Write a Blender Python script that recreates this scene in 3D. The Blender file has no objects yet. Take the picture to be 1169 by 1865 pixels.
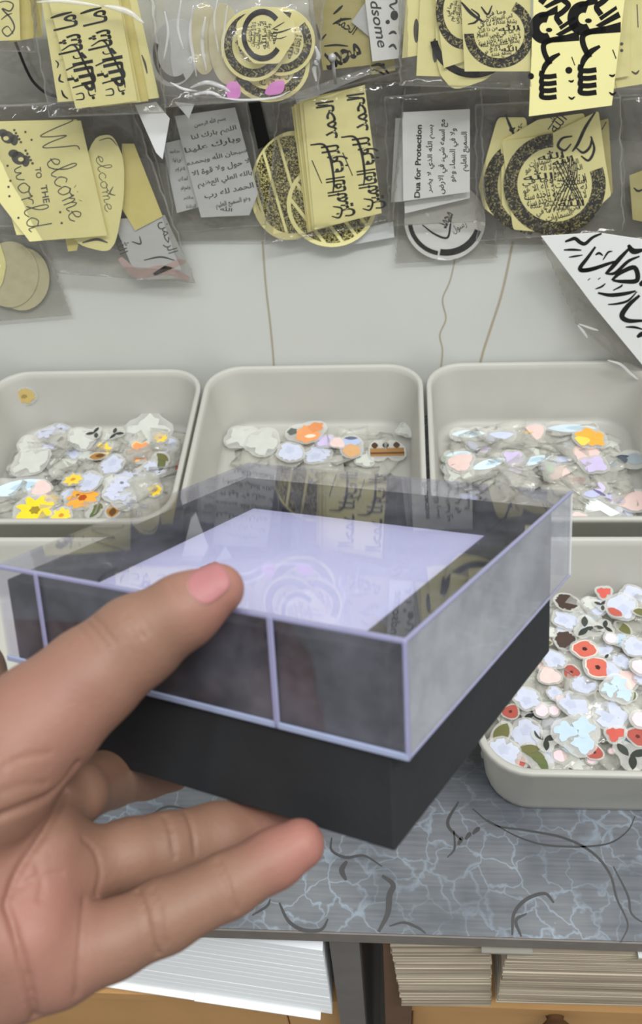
import bpy, math, random
import numpy as np
from mathutils import Matrix, Vector

scene = bpy.context.scene
COL = scene.collection
random.seed(7)
RNG = np.random.default_rng(11)

# ------------------------------------------------------------------ camera
IMG_W, IMG_H, F = 1169.0, 1865.0, 1720.0
CX, CY = IMG_W / 2, IMG_H / 2
CAM = np.array([0.0, 0.0, 0.5911])


def cam_rot(pitch, yaw, roll):
    c, s = math.cos(pitch), math.sin(pitch)
    fwd = np.array([math.sin(yaw) * c, math.cos(yaw) * c, -s])
    right = np.array([math.cos(yaw), -math.sin(yaw), 0.0])
    down = np.cross(fwd, right)
    cr, sr = math.cos(roll), math.sin(roll)
    return np.array([[cr, -sr, 0], [sr, cr, 0], [0, 0, 1.0]]) @ np.stack([right, down, fwd])


RC = cam_rot(0.7967, -0.1124, -0.0835)          # rows: right, down, forward


def to_world(q):                                  # camera metres (right, down, forward) -> world
    return np.asarray(q) @ RC + CAM


def ray(px, py):
    return RC.T @ np.array([(px - CX) / F, (py - CY) / F, 1.0])


def on_plane(px, py, p0, n):
    d = ray(px, py)
    return CAM + d * (np.dot(np.asarray(p0) - CAM, n) / np.dot(d, n))


def on_y(px, py, y):
    return on_plane(px, py, (0, y, 0), np.array([0, 1.0, 0]))


def on_z(px, py, z):
    return on_plane(px, py, (0, 0, z), np.array([0, 0, 1.0]))


cam_data = bpy.data.cameras.new('camera')
cam_data.sensor_fit = 'AUTO'
cam_data.sensor_width = 36.0
cam_data.lens = F / IMG_H * 36.0
cam_data.clip_start = 0.01
cam = bpy.data.objects.new('camera', cam_data)
COL.objects.link(cam)
M = Matrix.Identity(4)
for i in range(3):
    M[i][0], M[i][1], M[i][2], M[i][3] = RC[0][i], -RC[1][i], -RC[2][i], CAM[i]
cam.matrix_world = M
cam_data.dof.use_dof = True
cam_data.dof.focus_distance = 0.45
cam_data.dof.aperture_fstop = 24.0
scene.camera = cam

# ------------------------------------------------------------------ light
world = bpy.data.worlds.new('world')
scene.world = world
world.use_nodes = True
bg = world.node_tree.nodes['Background']
bg.inputs[0].default_value = (0.97, 0.99, 1.0, 1)
bg.inputs[1].default_value = 0.50


def area(name, loc, target, sx, sy, power, color=(1, 1, 1)):
    l = bpy.data.lights.new(name, 'AREA')
    l.shape = 'RECTANGLE'
    l.size, l.size_y = sx, sy
    l.energy = power
    l.color = color
    o = bpy.data.objects.new(name, l)
    COL.objects.link(o)
    o.location = loc
    o.rotation_euler = (Vector(target) - Vector(loc)).to_track_quat('-Z', 'Y').to_euler()
    return o


area('ceiling_tube_light', (0.2, -0.7, 2.5), (0, 0.6, 0.1), 1.4, 0.15, 37, (0.97, 0.99, 1.0))
area('ceiling_panel_light', (1.1, -0.2, 2.2), (0, 0.6, 0.1), 1.1, 0.5, 31, (1.0, 0.99, 0.96))
area('ceiling_tube_light', (-0.8, -0.4, 2.4), (0, 0.6, 0.1), 0.15, 1.3, 13, (0.97, 0.99, 1.0))

vs = scene.view_settings
vs.view_transform = 'Standard'
vs.look = 'None'
vs.exposure = 0.0
vs.gamma = 1.0
vs.use_curve_mapping = False
scene.cycles.transparent_max_bounces = 32
scene.cycles.max_bounces = 10

# ------------------------------------------------------------------ materials
def srgb(r, g, b):
    def f(c):
        c /= 255.0
        return c / 12.92 if c <= 0.04045 else ((c + 0.055) / 1.055) ** 2.4
    return (f(r), f(g), f(b), 1.0)


def new_mat(name):
    m = bpy.data.materials.new(name)
    m.use_nodes = True
    nt = m.node_tree
    return m, nt, nt.nodes['Principled BSDF'], nt.nodes['Material Output']


def node(nt, kind, **kw):
    n = nt.nodes.new(kind)
    for k, v in kw.items():
        if k.startswith('i_'):
            n.inputs[k[2:].replace('_', ' ')].default_value = v
        else:
            setattr(n, k, v)
    return n


def pbr(name, col, rough=0.6, var=0.06, scale=60.0, spec=0.4, coat=0.0, trans=0.0, bump=0.0, bscale=300.0):
    """matt/gloss surface with a little procedural colour variation"""
    m, nt, b, out = new_mat(name)
    tc = node(nt, 'ShaderNodeTexCoord')
    nz = node(nt, 'ShaderNodeTexNoise')
    nz.inputs['Scale'].default_value = scale
    nz.inputs['Detail'].default_value = 4
    nt.links.new(tc.outputs['Object'], nz.inputs['Vector'])
    mx = node(nt, 'ShaderNodeMix', data_type='RGBA')
    mx.inputs[6].default_value = tuple(c * (1 - var) for c in col[:3]) + (1,)
    mx.inputs[7].default_value = tuple(min(1, c * (1 + var)) for c in col[:3]) + (1,)
    nt.links.new(nz.outputs['Fac'], mx.inputs[0])
    nt.links.new(mx.outputs[2], b.inputs['Base Color'])
    b.inputs['Roughness'].default_value = rough
    b.inputs['Specular IOR Level'].default_value = spec
    b.inputs['Coat Weight'].default_value = coat
    if bump:
        n2 = node(nt, 'ShaderNodeTexNoise')
        n2.inputs['Scale'].default_value = bscale
        nt.links.new(tc.outputs['Object'], n2.inputs['Vector'])
        bp = node(nt, 'ShaderNodeBump')
        bp.inputs['Strength'].default_value = bump
        bp.inputs['Distance'].default_value = 0.001
        nt.links.new(n2.outputs['Fac'], bp.inputs['Height'])
        nt.links.new(bp.outputs['Normal'], b.inputs['Normal'])
    if trans:
        tr = node(nt, 'ShaderNodeBsdfTranslucent')
        nt.links.new(mx.outputs[2], tr.inputs['Color'])
        ms = node(nt, 'ShaderNodeMixShader')
        ms.inputs[0].default_value = trans
        nt.links.new(b.outputs[0], ms.inputs[1])
        nt.links.new(tr.outputs[0], ms.inputs[2])
        nt.links.new(ms.outputs[0], out.inputs['Surface'])
    return m


def clear(name, tint=(1, 1, 1), ior=1.5, rough=0.04, haze=0.05, haze_col=(0.8, 0.8, 0.8), dust=0.0, bump=0.0, bscale=60.0, crease_glints=0.0):
    """thin clear plastic: see-through, Fresnel gloss, a little haze / dust"""
    m, nt, b, out = new_mat(name)
    nt.nodes.remove(b)
    tr = node(nt, 'ShaderNodeBsdfTransparent')
    tr.inputs[0].default_value = tuple(tint) + (1,)
    df = node(nt, 'ShaderNodeBsdfDiffuse')
    df.inputs[0].default_value = tuple(haze_col) + (1,)
    gl = node(nt, 'ShaderNodeBsdfGlossy')
    gl.inputs['Roughness'].default_value = rough
    fr = node(nt, 'ShaderNodeFresnel')
    # a thin sheet reflects alike from both sides: undo the node's inversion on back faces
    ge = node(nt, 'ShaderNodeNewGeometry')
    io = node(nt, 'ShaderNodeMapRange')
    io.inputs['To Min'].default_value = ior
    io.inputs['To Max'].default_value = 1.0 / ior
    nt.links.new(ge.outputs['Backfacing'], io.inputs['Value'])
    nt.links.new(io.outputs[0], fr.inputs['IOR'])
    m1 = node(nt, 'ShaderNodeMixShader')
    m1.inputs[0].default_value = haze
    nt.links.new(tr.outputs[0], m1.inputs[1])
    nt.links.new(df.outputs[0], m1.inputs[2])
    m2 = node(nt, 'ShaderNodeMixShader')
    nt.links.new(fr.outputs[0], m2.inputs[0])
    nt.links.new(m1.outputs[0], m2.inputs[1])
    nt.links.new(gl.outputs[0], m2.inputs[2])
    nt.links.new(m2.outputs[0], out.inputs['Surface'])
    tc = node(nt, 'ShaderNodeTexCoord')
    if dust:
        nz = node(nt, 'ShaderNodeTexNoise')
        nz.inputs['Scale'].default_value = 45
        nz.inputs['Detail'].default_value = 8
        nz.inputs['Roughness'].default_value = 0.7
        nt.links.new(tc.outputs['Object'], nz.inputs['Vector'])
        mr = node(nt, 'ShaderNodeMapRange')
        mr.inputs['From Min'].default_value = 0.4
        mr.inputs['From Max'].default_value = 0.75
        mr.inputs['To Min'].default_value = haze
        mr.inputs['To Max'].default_value = haze + dust
        nt.links.new(nz.outputs['Fac'], mr.inputs['Value'])
        nt.links.new(mr.outputs[0], m1.inputs[0])
    if crease_glints:  # whitish ridged streaks painted as highlights on the wrinkled film
        rg = node(nt, 'ShaderNodeTexNoise', noise_type='RIDGED_MULTIFRACTAL')
        rg.inputs['Scale'].default_value = 11
        rg.inputs['Detail'].default_value = 4
        rg.inputs['Distortion'].default_value = 0.8
        nt.links.new(tc.outputs['Object'], rg.inputs['Vector'])
        mr = node(nt, 'ShaderNodeMapRange')
        mr.inputs['From Min'].default_value = 1.1
        mr.inputs['From Max'].default_value = 1.9
        mr.inputs['To Min'].default_value = haze
        mr.inputs['To Max'].default_value = haze + crease_glints
        nt.links.new(rg.outputs['Fac'], mr.inputs['Value'])
        nt.links.new(mr.outputs[0], m1.inputs[0])
    if bump:
        n2 = node(nt, 'ShaderNodeTexNoise')
        n2.inputs['Scale'].default_value = bscale
        n2.inputs['Detail'].default_value = 3
        nt.links.new(tc.outputs['Object'], n2.inputs['Vector'])
        bp = node(nt, 'ShaderNodeBump')
        bp.inputs['Strength'].default_value = bump
        bp.inputs['Distance'].default_value = 0.008
        nt.links.new(n2.outputs['Fac'], bp.inputs['Height'])
        nt.links.new(bp.outputs['Normal'], gl.inputs['Normal'])
        nt.links.new(bp.outputs['Normal'], fr.inputs['Normal'])
    return m


def speckle(name, dark, light, scale, thr=0.55):
    """dense tiny writing: dark ink broken by light specks"""
    m, nt, b, out = new_mat(name)
    tc = node(nt, 'ShaderNodeTexCoord')
    nz = node(nt, 'ShaderNodeTexNoise')
    nz.inputs['Scale'].default_value = scale
    nz.inputs['Detail'].default_value = 3
    nz.inputs['Distortion'].default_value = 1.5
    nt.links.new(tc.outputs['Object'], nz.inputs['Vector'])
    rp = node(nt, 'ShaderNodeValToRGB')
    rp.color_ramp.elements[0].position = thr - 0.05
    rp.color_ramp.elements[0].color = dark
    rp.color_ramp.elements[1].position = thr + 0.07
    rp.color_ramp.elements[1].color = light
    nt.links.new(nz.outputs['Fac'], rp.inputs[0])
    nt.links.new(rp.outputs[0], b.inputs['Base Color'])
    b.inputs['Roughness'].default_value = 0.55
    return m


YEL = srgb(246, 238, 170)
M_wall = pbr('painted_wall', srgb(200, 202, 196), 0.7, 0.05, 9, bump=0.05, bscale=120)
M_crack = pbr('wall_crack', srgb(170, 160, 140), 0.9)
M_floor = pbr('floor_tile', srgb(120, 115, 108), 0.6)
M_yellow = pbr('yellow_paper', YEL, 0.5, 0.04, 40, spec=0.35)
M_yellow2 = pbr('aged_yellow_paper', srgb(226, 213, 134), 0.5, 0.06, 40)
M_olive = pbr('dull_yellow_paper', srgb(186, 176, 118), 0.6, 0.08, 40)
M_white = pbr('white_paper', srgb(232, 233, 230), 0.5, 0.03, 40)
M_grey = pbr('grey_paper', srgb(198, 200, 198), 0.5, 0.04, 40)
M_pinkp = pbr('pinkish_paper', srgb(196, 172, 168), 0.5, 0.1, 60)
M_ink = pbr('black_ink', srgb(22, 21, 20), 0.45)
M_ink2 = pbr('grey_ink', srgb(92, 90, 82), 0.5)
M_ink3 = pbr('faded_ink', srgb(70, 72, 70), 0.55)
M_speck = speckle('tiny_writing', srgb(26, 24, 20), srgb(178, 168, 110), 420, 0.57)
M_speck2 = speckle('line_of_tiny_writing', srgb(30, 28, 20), srgb(215, 204, 130), 600, 0.53)
M_bag = clear('clear_bag', (0.88, 0.873, 0.858), 1.5, 0.08, 0.03, (0.74, 0.73, 0.71), bump=1.0, bscale=26, crease_glints=0.22)
M_bag2 = clear('crumpled_clear_bag', (0.9, 0.89, 0.87), 1.55, 0.10, 0.07, (0.8, 0.78, 0.77), bump=1.0, bscale=34, crease_glints=0.35)
M_seal = clear('bag_seal', (0.86, 0.86, 0.86), 1.5, 0.15, 0.25, (0.72, 0.72, 0.7))
M_glare = clear('painted_glare_film', (0.95, 0.95, 0.95), 1.7, 0.16, 0.30, (0.93, 0.93, 0.93))  # white haze paints the glare on bag folds and a lid corner
M_strip = pbr('greyish_paper', srgb(142, 138, 128), 0.6, 0.1, 60)
M_faded = pbr('faded_yellow_paper', srgb(206, 200, 164), 0.6, 0.06, 40)
M_backing = clear('clear_sticker_backing', (0.97, 0.97, 0.96), 1.5, 0.2, 0.22, (0.88, 0.88, 0.85))
M_film = clear('sticker_film', (0.95, 0.95, 0.93), 1.5, 0.12, 0.17, (0.86, 0.85, 0.80), bump=0.4, bscale=80)
M_tray = pbr('translucent_white_plastic', srgb(211, 210, 202), 0.42, 0.04, 30, spec=0.5, trans=0.3)
nt = M_tray.node_tree
_o = nt.nodes['Material Output']
_src = _o.inputs['Surface'].links[0].from_socket
_tr = node(nt, 'ShaderNodeBsdfTransparent')
_ms = node(nt, 'ShaderNodeMixShader')
_ms.inputs[0].default_value = 0.14
nt.links.new(_src, _ms.inputs[1])
nt.links.new(_tr.outputs[0], _ms.inputs[2])
nt.links.new(_ms.outputs[0], _o.inputs['Surface'])
M_lid = clear('clear_lid_plastic', (0.95, 0.95, 0.985), 1.55, 0.02, 0.006, (0.72, 0.72, 0.85), dust=0.06)
M_lidside = clear('hazy_lid_plastic', (0.95, 0.95, 0.97), 1.6, 0.03, 0.17, (0.78, 0.8, 0.84), dust=0.18)  # right side panel, paler and hazier than the others
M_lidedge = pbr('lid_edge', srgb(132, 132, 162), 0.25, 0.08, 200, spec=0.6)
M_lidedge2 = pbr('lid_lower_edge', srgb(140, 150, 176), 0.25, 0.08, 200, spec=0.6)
M_black = pbr('black_card', srgb(35, 37, 39), 0.6, 0.3, 55, spec=0.3, bump=0.1, bscale=500)
M_liner = pbr('white_liner_card', srgb(206, 206, 232), 0.7, 0.02)
M_board = pbr('grey_laminate', srgb(104, 101, 98), 0.5, 0.15, 60)
M_edge = pbr('counter_edge_band', srgb(116, 110, 104), 0.5, 0.2, 80)
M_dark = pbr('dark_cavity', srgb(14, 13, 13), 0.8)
M_wood = pbr('light_wood', srgb(190, 146, 92), 0.55, 0.12, 25)
M_wood2 = pbr('brown_wood', srgb(96, 70, 48), 0.5, 0.2, 40)
M_steel = pbr('steel', srgb(150, 150, 148), 0.3, spec=0.8)
M_rubber = pbr('black_rubber', srgb(30, 30, 30), 0.5)


def layered(name, c0, c1, scale):
    m, nt, b, out = new_mat(name)
    tc = node(nt, 'ShaderNodeTexCoord')
    mp = node(nt, 'ShaderNodeMapping')
    mp.inputs['Scale'].default_value = (6, 6, scale)
    nt.links.new(tc.outputs['Object'], mp.inputs[0])
    nz = node(nt, 'ShaderNodeTexNoise')
    nz.inputs['Scale'].default_value = 1
    nz.inputs['Detail'].default_value = 5
    nt.links.new(mp.outputs[0], nz.inputs['Vector'])
    rp = node(nt, 'ShaderNodeValToRGB')
    rp.color_ramp.elements[0].position = 0.32
    rp.color_ramp.elements[0].color = c0
    rp.color_ramp.elements[1].position = 0.66
    rp.color_ramp.elements[1].color = c1
    nt.links.new(nz.outputs['Fac'], rp.inputs[0])
    nt.links.new(rp.outputs[0], b.inputs['Base Color'])
    b.inputs['Roughness'].default_value = 0.8
    bp = node(nt, 'ShaderNodeBump')
    bp.inputs['Strength'].default_value = 0.2
    bp.inputs['Distance'].default_value = 0.001
    nt.links.new(nz.outputs['Fac'], bp.inputs['Height'])
    nt.links.new(bp.outputs['Normal'], b.inputs['Normal'])
    return m


M_pages_w = layered('white_page_edges', srgb(244, 248, 250), srgb(249, 252, 254), 160)
M_pages_b = layered('brown_page_edges', srgb(122, 110, 90), srgb(190, 178, 158), 300)

# counter laminate: blue-grey, streaked, with pale crackle veins
m, nt, b, out = new_mat('crackle_laminate')
tc = node(nt, 'ShaderNodeTexCoord')
mp = node(nt, 'ShaderNodeMapping')
mp.inputs['Scale'].default_value = (18, 420, 50)
nt.links.new(tc.outputs['Object'], mp.inputs[0])
st = node(nt, 'ShaderNodeTexNoise')
st.inputs['Scale'].default_value = 1.0
st.inputs['Detail'].default_value = 6
nt.links.new(mp.outputs[0], st.inputs['Vector'])
cl = node(nt, 'ShaderNodeTexNoise')
cl.inputs['Scale'].default_value = 16
cl.inputs['Detail'].default_value = 4
nt.links.new(tc.outputs['Object'], cl.inputs['Vector'])
r1 = node(nt, 'ShaderNodeValToRGB')
r1.color_ramp.elements[0].position = 0.3
r1.color_ramp.elements[0].color = srgb(70, 75, 84)
r1.color_ramp.elements[1].position = 0.7
r1.color_ramp.elements[1].color = srgb(130, 133, 136)
ad = node(nt, 'ShaderNodeMath', operation='MULTIPLY_ADD')
nt.links.new(cl.outputs['Fac'], ad.inputs[0])
ad.inputs[1].default_value = 0.65
hf = node(nt, 'ShaderNodeMath', operation='MULTIPLY')
nt.links.new(st.outputs['Fac'], hf.inputs[0])
hf.inputs[1].default_value = 0.3
nt.links.new(hf.outputs[0], ad.inputs[2])
nt.links.new(ad.outputs[0], r1.inputs[0])
wv = node(nt, 'ShaderNodeTexNoise')
wv.inputs['Scale'].default_value = 60
wv.inputs['Detail'].default_value = 3
nt.links.new(tc.outputs['Object'], wv.inputs['Vector'])
vm = node(nt, 'ShaderNodeVectorMath', operation='MULTIPLY_ADD')
nt.links.new(wv.outputs['Color'], vm.inputs[0])
vm.inputs[1].default_value = (0.026, 0.026, 0)
nt.links.new(tc.outputs['Object'], vm.inputs[2])
vo = node(nt, 'ShaderNodeTexVoronoi', feature='DISTANCE_TO_EDGE')
vo.inputs['Scale'].default_value = 58
nt.links.new(vm.outputs[0], vo.inputs['Vector'])
r2 = node(nt, 'ShaderNodeMapRange')
r2.inputs['From Min'].default_value = 0.0
r2.inputs['From Max'].default_value = 0.06
r2.inputs['To Min'].default_value = 0.85
r2.inputs['To Max'].default_value = 0.0
nt.links.new(vo.outputs['Distance'], r2.inputs['Value'])
gate = node(nt, 'ShaderNodeMath', operation='MULTIPLY')
nt.links.new(r2.outputs[0], gate.inputs[0])
g2 = node(nt, 'ShaderNodeMapRange')
g2.inputs['From Min'].default_value = 0.35
g2.inputs['From Max'].default_value = 0.75
nt.links.new(cl.outputs['Fac'], g2.inputs['Value'])
nt.links.new(g2.outputs[0], gate.inputs[1])
mx = node(nt, 'ShaderNodeMix', data_type='RGBA')
nt.links.new(gate.outputs[0], mx.inputs[0])
nt.links.new(r1.outputs[0], mx.inputs[6])
mx.inputs[7].default_value = srgb(158, 174, 190)
nt.links.new(mx.outputs[2], b.inputs['Base Color'])
b.inputs['Roughness'].default_value = 0.45
M_counter = m
M_vine = pbr('dark_scroll_print', srgb(66, 66, 66), 0.5, 0.2, 90)

# skin with pinker tips (own pigment, stored per vertex)
m, nt, b, out = new_mat('skin')
at = node(nt, 'ShaderNodeAttribute', attribute_name='blush')
tc = node(nt, 'ShaderNodeTexCoord')
nz = node(nt, 'ShaderNodeTexNoise')
nz.inputs['Scale'].default_value = 90
nz.inputs['Detail'].default_value = 5
nt.links.new(tc.outputs['Object'], nz.inputs['Vector'])
c1 = node(nt, 'ShaderNodeMix', data_type='RGBA')
c1.inputs[6].default_value = srgb(113, 84, 68)
c1.inputs[7].default_value = srgb(131, 99, 82)
nt.links.new(nz.outputs['Fac'], c1.inputs[0])
c2 = node(nt, 'ShaderNodeMix', data_type='RGBA')
nt.links.new(at.outputs['Fac'], c2.inputs[0])
nt.links.new(c1.outputs[2], c2.inputs[6])
c2.inputs[7].default_value = srgb(158, 103, 96)
nt.links.new(c2.outputs[2], b.inputs['Base Color'])
b.inputs['Roughness'].default_value = 0.55
b.inputs['Specular IOR Level'].default_value = 0.35
b.inputs['Subsurface Weight'].default_value = 0.12
b.inputs['Subsurface Radius'].default_value = (1.0, 0.35, 0.2)
b.inputs['Subsurface Scale'].default_value = 0.003
n2 = node(nt, 'ShaderNodeTexNoise')
n2.inputs['Scale'].default_value = 700
n2.inputs['Detail'].default_value = 3
nt.links.new(tc.outputs['Object'], n2.inputs['Vector'])
bp = node(nt, 'ShaderNodeBump')
bp.inputs['Strength'].default_value = 0.18
bp.inputs['Distance'].default_value = 0.0006
nt.links.new(n2.outputs['Fac'], bp.inputs['Height'])
nt.links.new(bp.outputs['Normal'], b.inputs['Normal'])
M_skin = m
M_nail = pbr('nail', srgb(150, 98, 98), 0.5, 0.03, spec=0.3)
M_nail2 = pbr('nail_rim', srgb(150, 116, 104), 0.35, 0.03)


# ------------------------------------------------------------------ mesh helpers
class MB:
    def __init__(self):
        self.v, self.f, self.mi = [], [], []

    def add(self, verts, faces, mi=0):
        o = len(self.v)
        self.v += [tuple(map(float, p)) for p in verts]
        self.f += [tuple(i + o for i in f) for f in faces]
        self.mi += [mi] * len(faces)

    def box(self, lo, hi, mi=0):
        x0, y0, z0 = lo
        x1, y1, z1 = hi
        v = [(x0, y0, z0), (x1, y0, z0), (x1, y1, z0), (x0, y1, z0), (x0, y0, z1), (x1, y0, z1), (x1, y1, z1), (x0, y1, z1)]
        self.add(v, [(0, 3, 2, 1), (4, 5, 6, 7), (0, 1, 5, 4), (1, 2, 6, 5), (2, 3, 7, 6), (3, 0, 4, 7)], mi)

    def loops(self, loops, mi=0, cap0=True, cap1=True):
        n = len(loops[0])
        v = [p for l in loops for p in l]
        fs = []
        for k in range(len(loops) - 1):
            for i in range(n):
                j = (i + 1) % n
                fs.append((k * n + i, k * n + j, (k + 1) * n + j, (k + 1) * n + i))
        if cap0:
            fs.append(tuple(range(n - 1, -1, -1)))
        if cap1:
            fs.append(tuple((len(loops) - 1) * n + i for i in range(n)))
        self.add(v, fs, mi)

    def tube(self, pts, r, n=8, mi=0):
        pts = [np.array(p, float) for p in pts]
        rr = r if hasattr(r, '__len__') else [r] * len(pts)
        loops = []
        for i, p in enumerate(pts):
            t = pts[min(i + 1, len(pts) - 1)] - pts[max(i - 1, 0)]
            t /= np.linalg.norm(t)
            a = np.cross(t, (0, 0, 1.0) if abs(t[2]) < 0.9 else (1.0, 0, 0))
            a /= np.linalg.norm(a)
            c = np.cross(t, a)
            loops.append([p + rr[i] * (a * math.cos(2 * math.pi * k / n) + c * math.sin(2 * math.pi * k / n)) for k in range(n)])
        self.loops(loops, mi)

    def build(self, name, mats, parent=None, origin=None, smooth=False, bevel=0.0):
        me = bpy.data.meshes.new(name)
        v = np.array(self.v)
        if origin is None:
            origin = np.zeros(3)
        v = v - np.asarray(origin)
        me.from_pydata(v.tolist(), [], self.f)
        for m_ in (mats if isinstance(mats, (list, tuple)) else [mats]):
            me.materials.append(m_)
        me.polygons.foreach_set('material_index', self.mi)
        if smooth:
            me.polygons.foreach_set('use_smooth', [True] * len(self.f))
        me.update()
        o = bpy.data.objects.new(name, me)
        COL.objects.link(o)
        if parent is None:
            o.location = origin
        else:
            o.parent = parent
        if bevel:
            bv = o.modifiers.new('bevel', 'BEVEL')
            bv.width = bevel
            bv.segments = 2
            bv.limit_method = 'ANGLE'
        return o


def tag(o, label=None, cat=None, group=None, kind=None):
    if label:
        o['label'] = label
    if cat:
        o['category'] = cat
    if group:
        o['group'] = group
    if kind:
        o['kind'] = kind
    return o


def empty(name, loc=(0, 0, 0), matrix=None):
    o = bpy.data.objects.new(name, None)
    COL.objects.link(o)
    if matrix is not None:
        o.matrix_world = matrix
    else:
        o.location = loc
    return o


def catmull(pts, n=8):
    P = [np.array(p, float) for p in pts]
    if len(P) < 3:
        return P
    P = [2 * P[0] - P[1]] + P + [2 * P[-1] - P[-2]]
    out = []
    for i in range(1, len(P) - 2):
        for k in range(n):
            t = k / n
            a, b_, c, d = P[i - 1], P[i], P[i + 1], P[i + 2]
            out.append(0.5 * (2 * b_ + (c - a) * t + (2 * a - 5 * b_ + 4 * c - d) * t * t + (3 * b_ - a - 3 * c + d) * t ** 3))
    out.append(P[-2])
    return out


# 2-D shapes: (vertices, faces) in photo-pixel layout units, laid on a real plane by project()
def stroke(pts, w, n=6, taper=True):
    P = catmull(pts, n)
    m_ = len(P)
    vs_, fs = [], []
    for i, p in enumerate(P):
        t = P[min(i + 1, m_ - 1)] - P[max(i - 1, 0)]
        t = t / (np.linalg.norm(t) + 1e-9)
        nn = np.array([-t[1], t[0]])
        s = i / (m_ - 1)
        ww = w * 0.5 * (0.35 + 0.65 * math.sin(math.pi * min(1, max(0, s * 0.9 + 0.06))) if taper else 1.0)
        vs_ += [p + nn * ww, p - nn * ww]
        if i:
            k = 2 * i
            fs.append((k - 2, k - 1, k + 1, k))
    return vs_, fs


def disc(cx, cy, rx, ry=None, n=24, rot=0.0):
    ry = ry or rx
    c, s = math.cos(rot), math.sin(rot)
    v = []
    for k in range(n):
        a = 2 * math.pi * k / n
        x, y = rx * math.cos(a), ry * math.sin(a)
        v.append((cx + c * x - s * y, cy + s * x + c * y))
    return v, [tuple(range(n))]


def ring(cx, cy, r0, r1, a0=0.0, a1=360.0, n=48, sx=1.0, rot=0.0):
    v, fs = [], []
    c, s = math.cos(rot), math.sin(rot)
    for k in range(n + 1):
        a = math.radians(a0 + (a1 - a0) * k / n)
        for r in (r0, r1):
            x, y = r * sx * math.cos(a), r * math.sin(a)
            v.append((cx + c * x - s * y, cy + s * x + c * y))
        if k:
            i = 2 * k
            fs.append((i - 2, i - 1, i + 1, i))
    return v, fs


# ---- lettering
AR = {}
for ch, codes in {'ا': 'FE8D FE8E', 'أ': 'FE83 FE84', 'ب': 'FE8F FE90 FE91 FE92', 'ة': 'FE93 FE94', 'ت': 'FE95 FE96 FE97 FE98',
                  'ح': 'FEA1 FEA2 FEA3 FEA4', 'د': 'FEA9 FEAA', 'ذ': 'FEAB FEAC', 'ر': 'FEAD FEAE', 'س': 'FEB1 FEB2 FEB3 FEB4',
                  'ش': 'FEB5 FEB6 FEB7 FEB8', 'ض': 'FEBD FEBE FEBF FEC0', 'ع': 'FEC9 FECA FECB FECC', 'ف': 'FED1 FED2 FED3 FED4',
                  'ق': 'FED5 FED6 FED7 FED8', 'ك': 'FED9 FEDA FEDB FEDC', 'ل': 'FEDD FEDE FEDF FEE0', 'م': 'FEE1 FEE2 FEE3 FEE4',
                  'ن': 'FEE5 FEE6 FEE7 FEE8', 'ه': 'FEE9 FEEA FEEB FEEC', 'و': 'FEED FEEE', 'ي': 'FEF1 FEF2 FEF3 FEF4',
                  'ء': 'FE80', 'ص': 'FEB9 FEBA FEBB FEBC', 'ى': 'FEEF FEF0', 'ط': 'FEC1 FEC2 FEC3 FEC4', 'خ': 'FEA5 FEA6 FEA7 FEA8'}.items():
    AR[ch] = [chr(int(c, 16)) for c in codes.split()]


def shape_word(w):
    if w == 'الله':
        return '\ufdf2'
    out = []
    i = 0
    prev_joins = False
    while i < len(w):
        ch = w[i]
        if ch == 'ل' and i + 1 < len(w) and w[i + 1] == 'ا':
            out.append('\ufefc' if prev_joins else '\ufefb')
            prev_joins = False
            i += 2
            continue
        fm = AR.get(ch)
        if fm is None:
            out.append(ch)
            prev_joins = False
            i += 1
            continue
        nxt = i + 1 < len(w) and w[i + 1] in AR and len(AR[w[i + 1]]) > 1
        can = len(fm) == 4
        if prev_joins and nxt and can:
            out.append(fm[3])
        elif prev_joins and len(fm) > 1:
            out.append(fm[1])
        elif nxt and can:
            out.append(fm[2])
        else:
            out.append(fm[0])
        prev_joins = can
        i += 1
    return ''.join(reversed(out))


def shape_ar(s):
    return ' '.join(reversed([shape_word(w) for w in s.split()]))


_TXT = {}


def glyphs(s, bold=0.0):
    key = (s, bold)
    if key in _TXT:
        return _TXT[key]
    cu = bpy.data.curves.new('lettering', 'FONT')
    cu.body = s
    cu.size = 1.0
    cu.resolution_u = 3
    cu.offset = bold
    ob = bpy.data.objects.new('lettering', cu)
    COL.objects.link(ob)
    dg = bpy.context.evaluated_depsgraph_get()
    me = bpy.data.meshes.new_from_object(ob.evaluated_get(dg))
    v = np.array([(p.co.x, p.co.y) for p in me.vertices])
    f = [tuple(p.vertices) for p in me.polygons]
    bpy.data.objects.remove(ob)
    bpy.data.curves.remove(cu)
    bpy.data.meshes.remove(me)
    _TXT[key] = (v, f)
    return v, f


def lettering(s, cx, cy, length, height, ang, arabic=False, bold=0.0, shear=0.0):
    """text fitted in a length x height box whose baseline runs along ang (0 = right, 90 = down)"""
    v, f = glyphs(shape_ar(s) if arabic else s, bold)
    if len(v) == 0:
        return [], []
    lo, hi = v.min(0), v.max(0)
    u = (v - (lo + hi) / 2) / np.maximum(hi - lo, 1e-6)
    x = u[:, 0] * length + shear * u[:, 1] * height
    y = u[:, 1] * height
    a = math.radians(ang)
    xd = np.array([math.cos(a), math.sin(a)])
    yd = np.array([math.sin(a), -math.cos(a)])
    p = np.outer(x, xd) + np.outer(y, yd) + np.array([cx, cy])
    return p.tolist(), f


def clip_poly(poly, a, b_, c):
    """keep the part of a polygon with a x + b y <= c"""
    out = []
    n = len(poly)
    for i in range(n):
        p, q = poly[i], poly[(i + 1) % n]
        dp, dq = a * p[0] + b_ * p[1] - c, a * q[0] + b_ * q[1] - c
        if dp <= 0:
            out.append(p)
        if (dp < 0 < dq) or (dq < 0 < dp):
            t = dp / (dp - dq)
            out.append((p[0] + t * (q[0] - p[0]), p[1] + t * (q[1] - p[1])))
    return out


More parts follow.
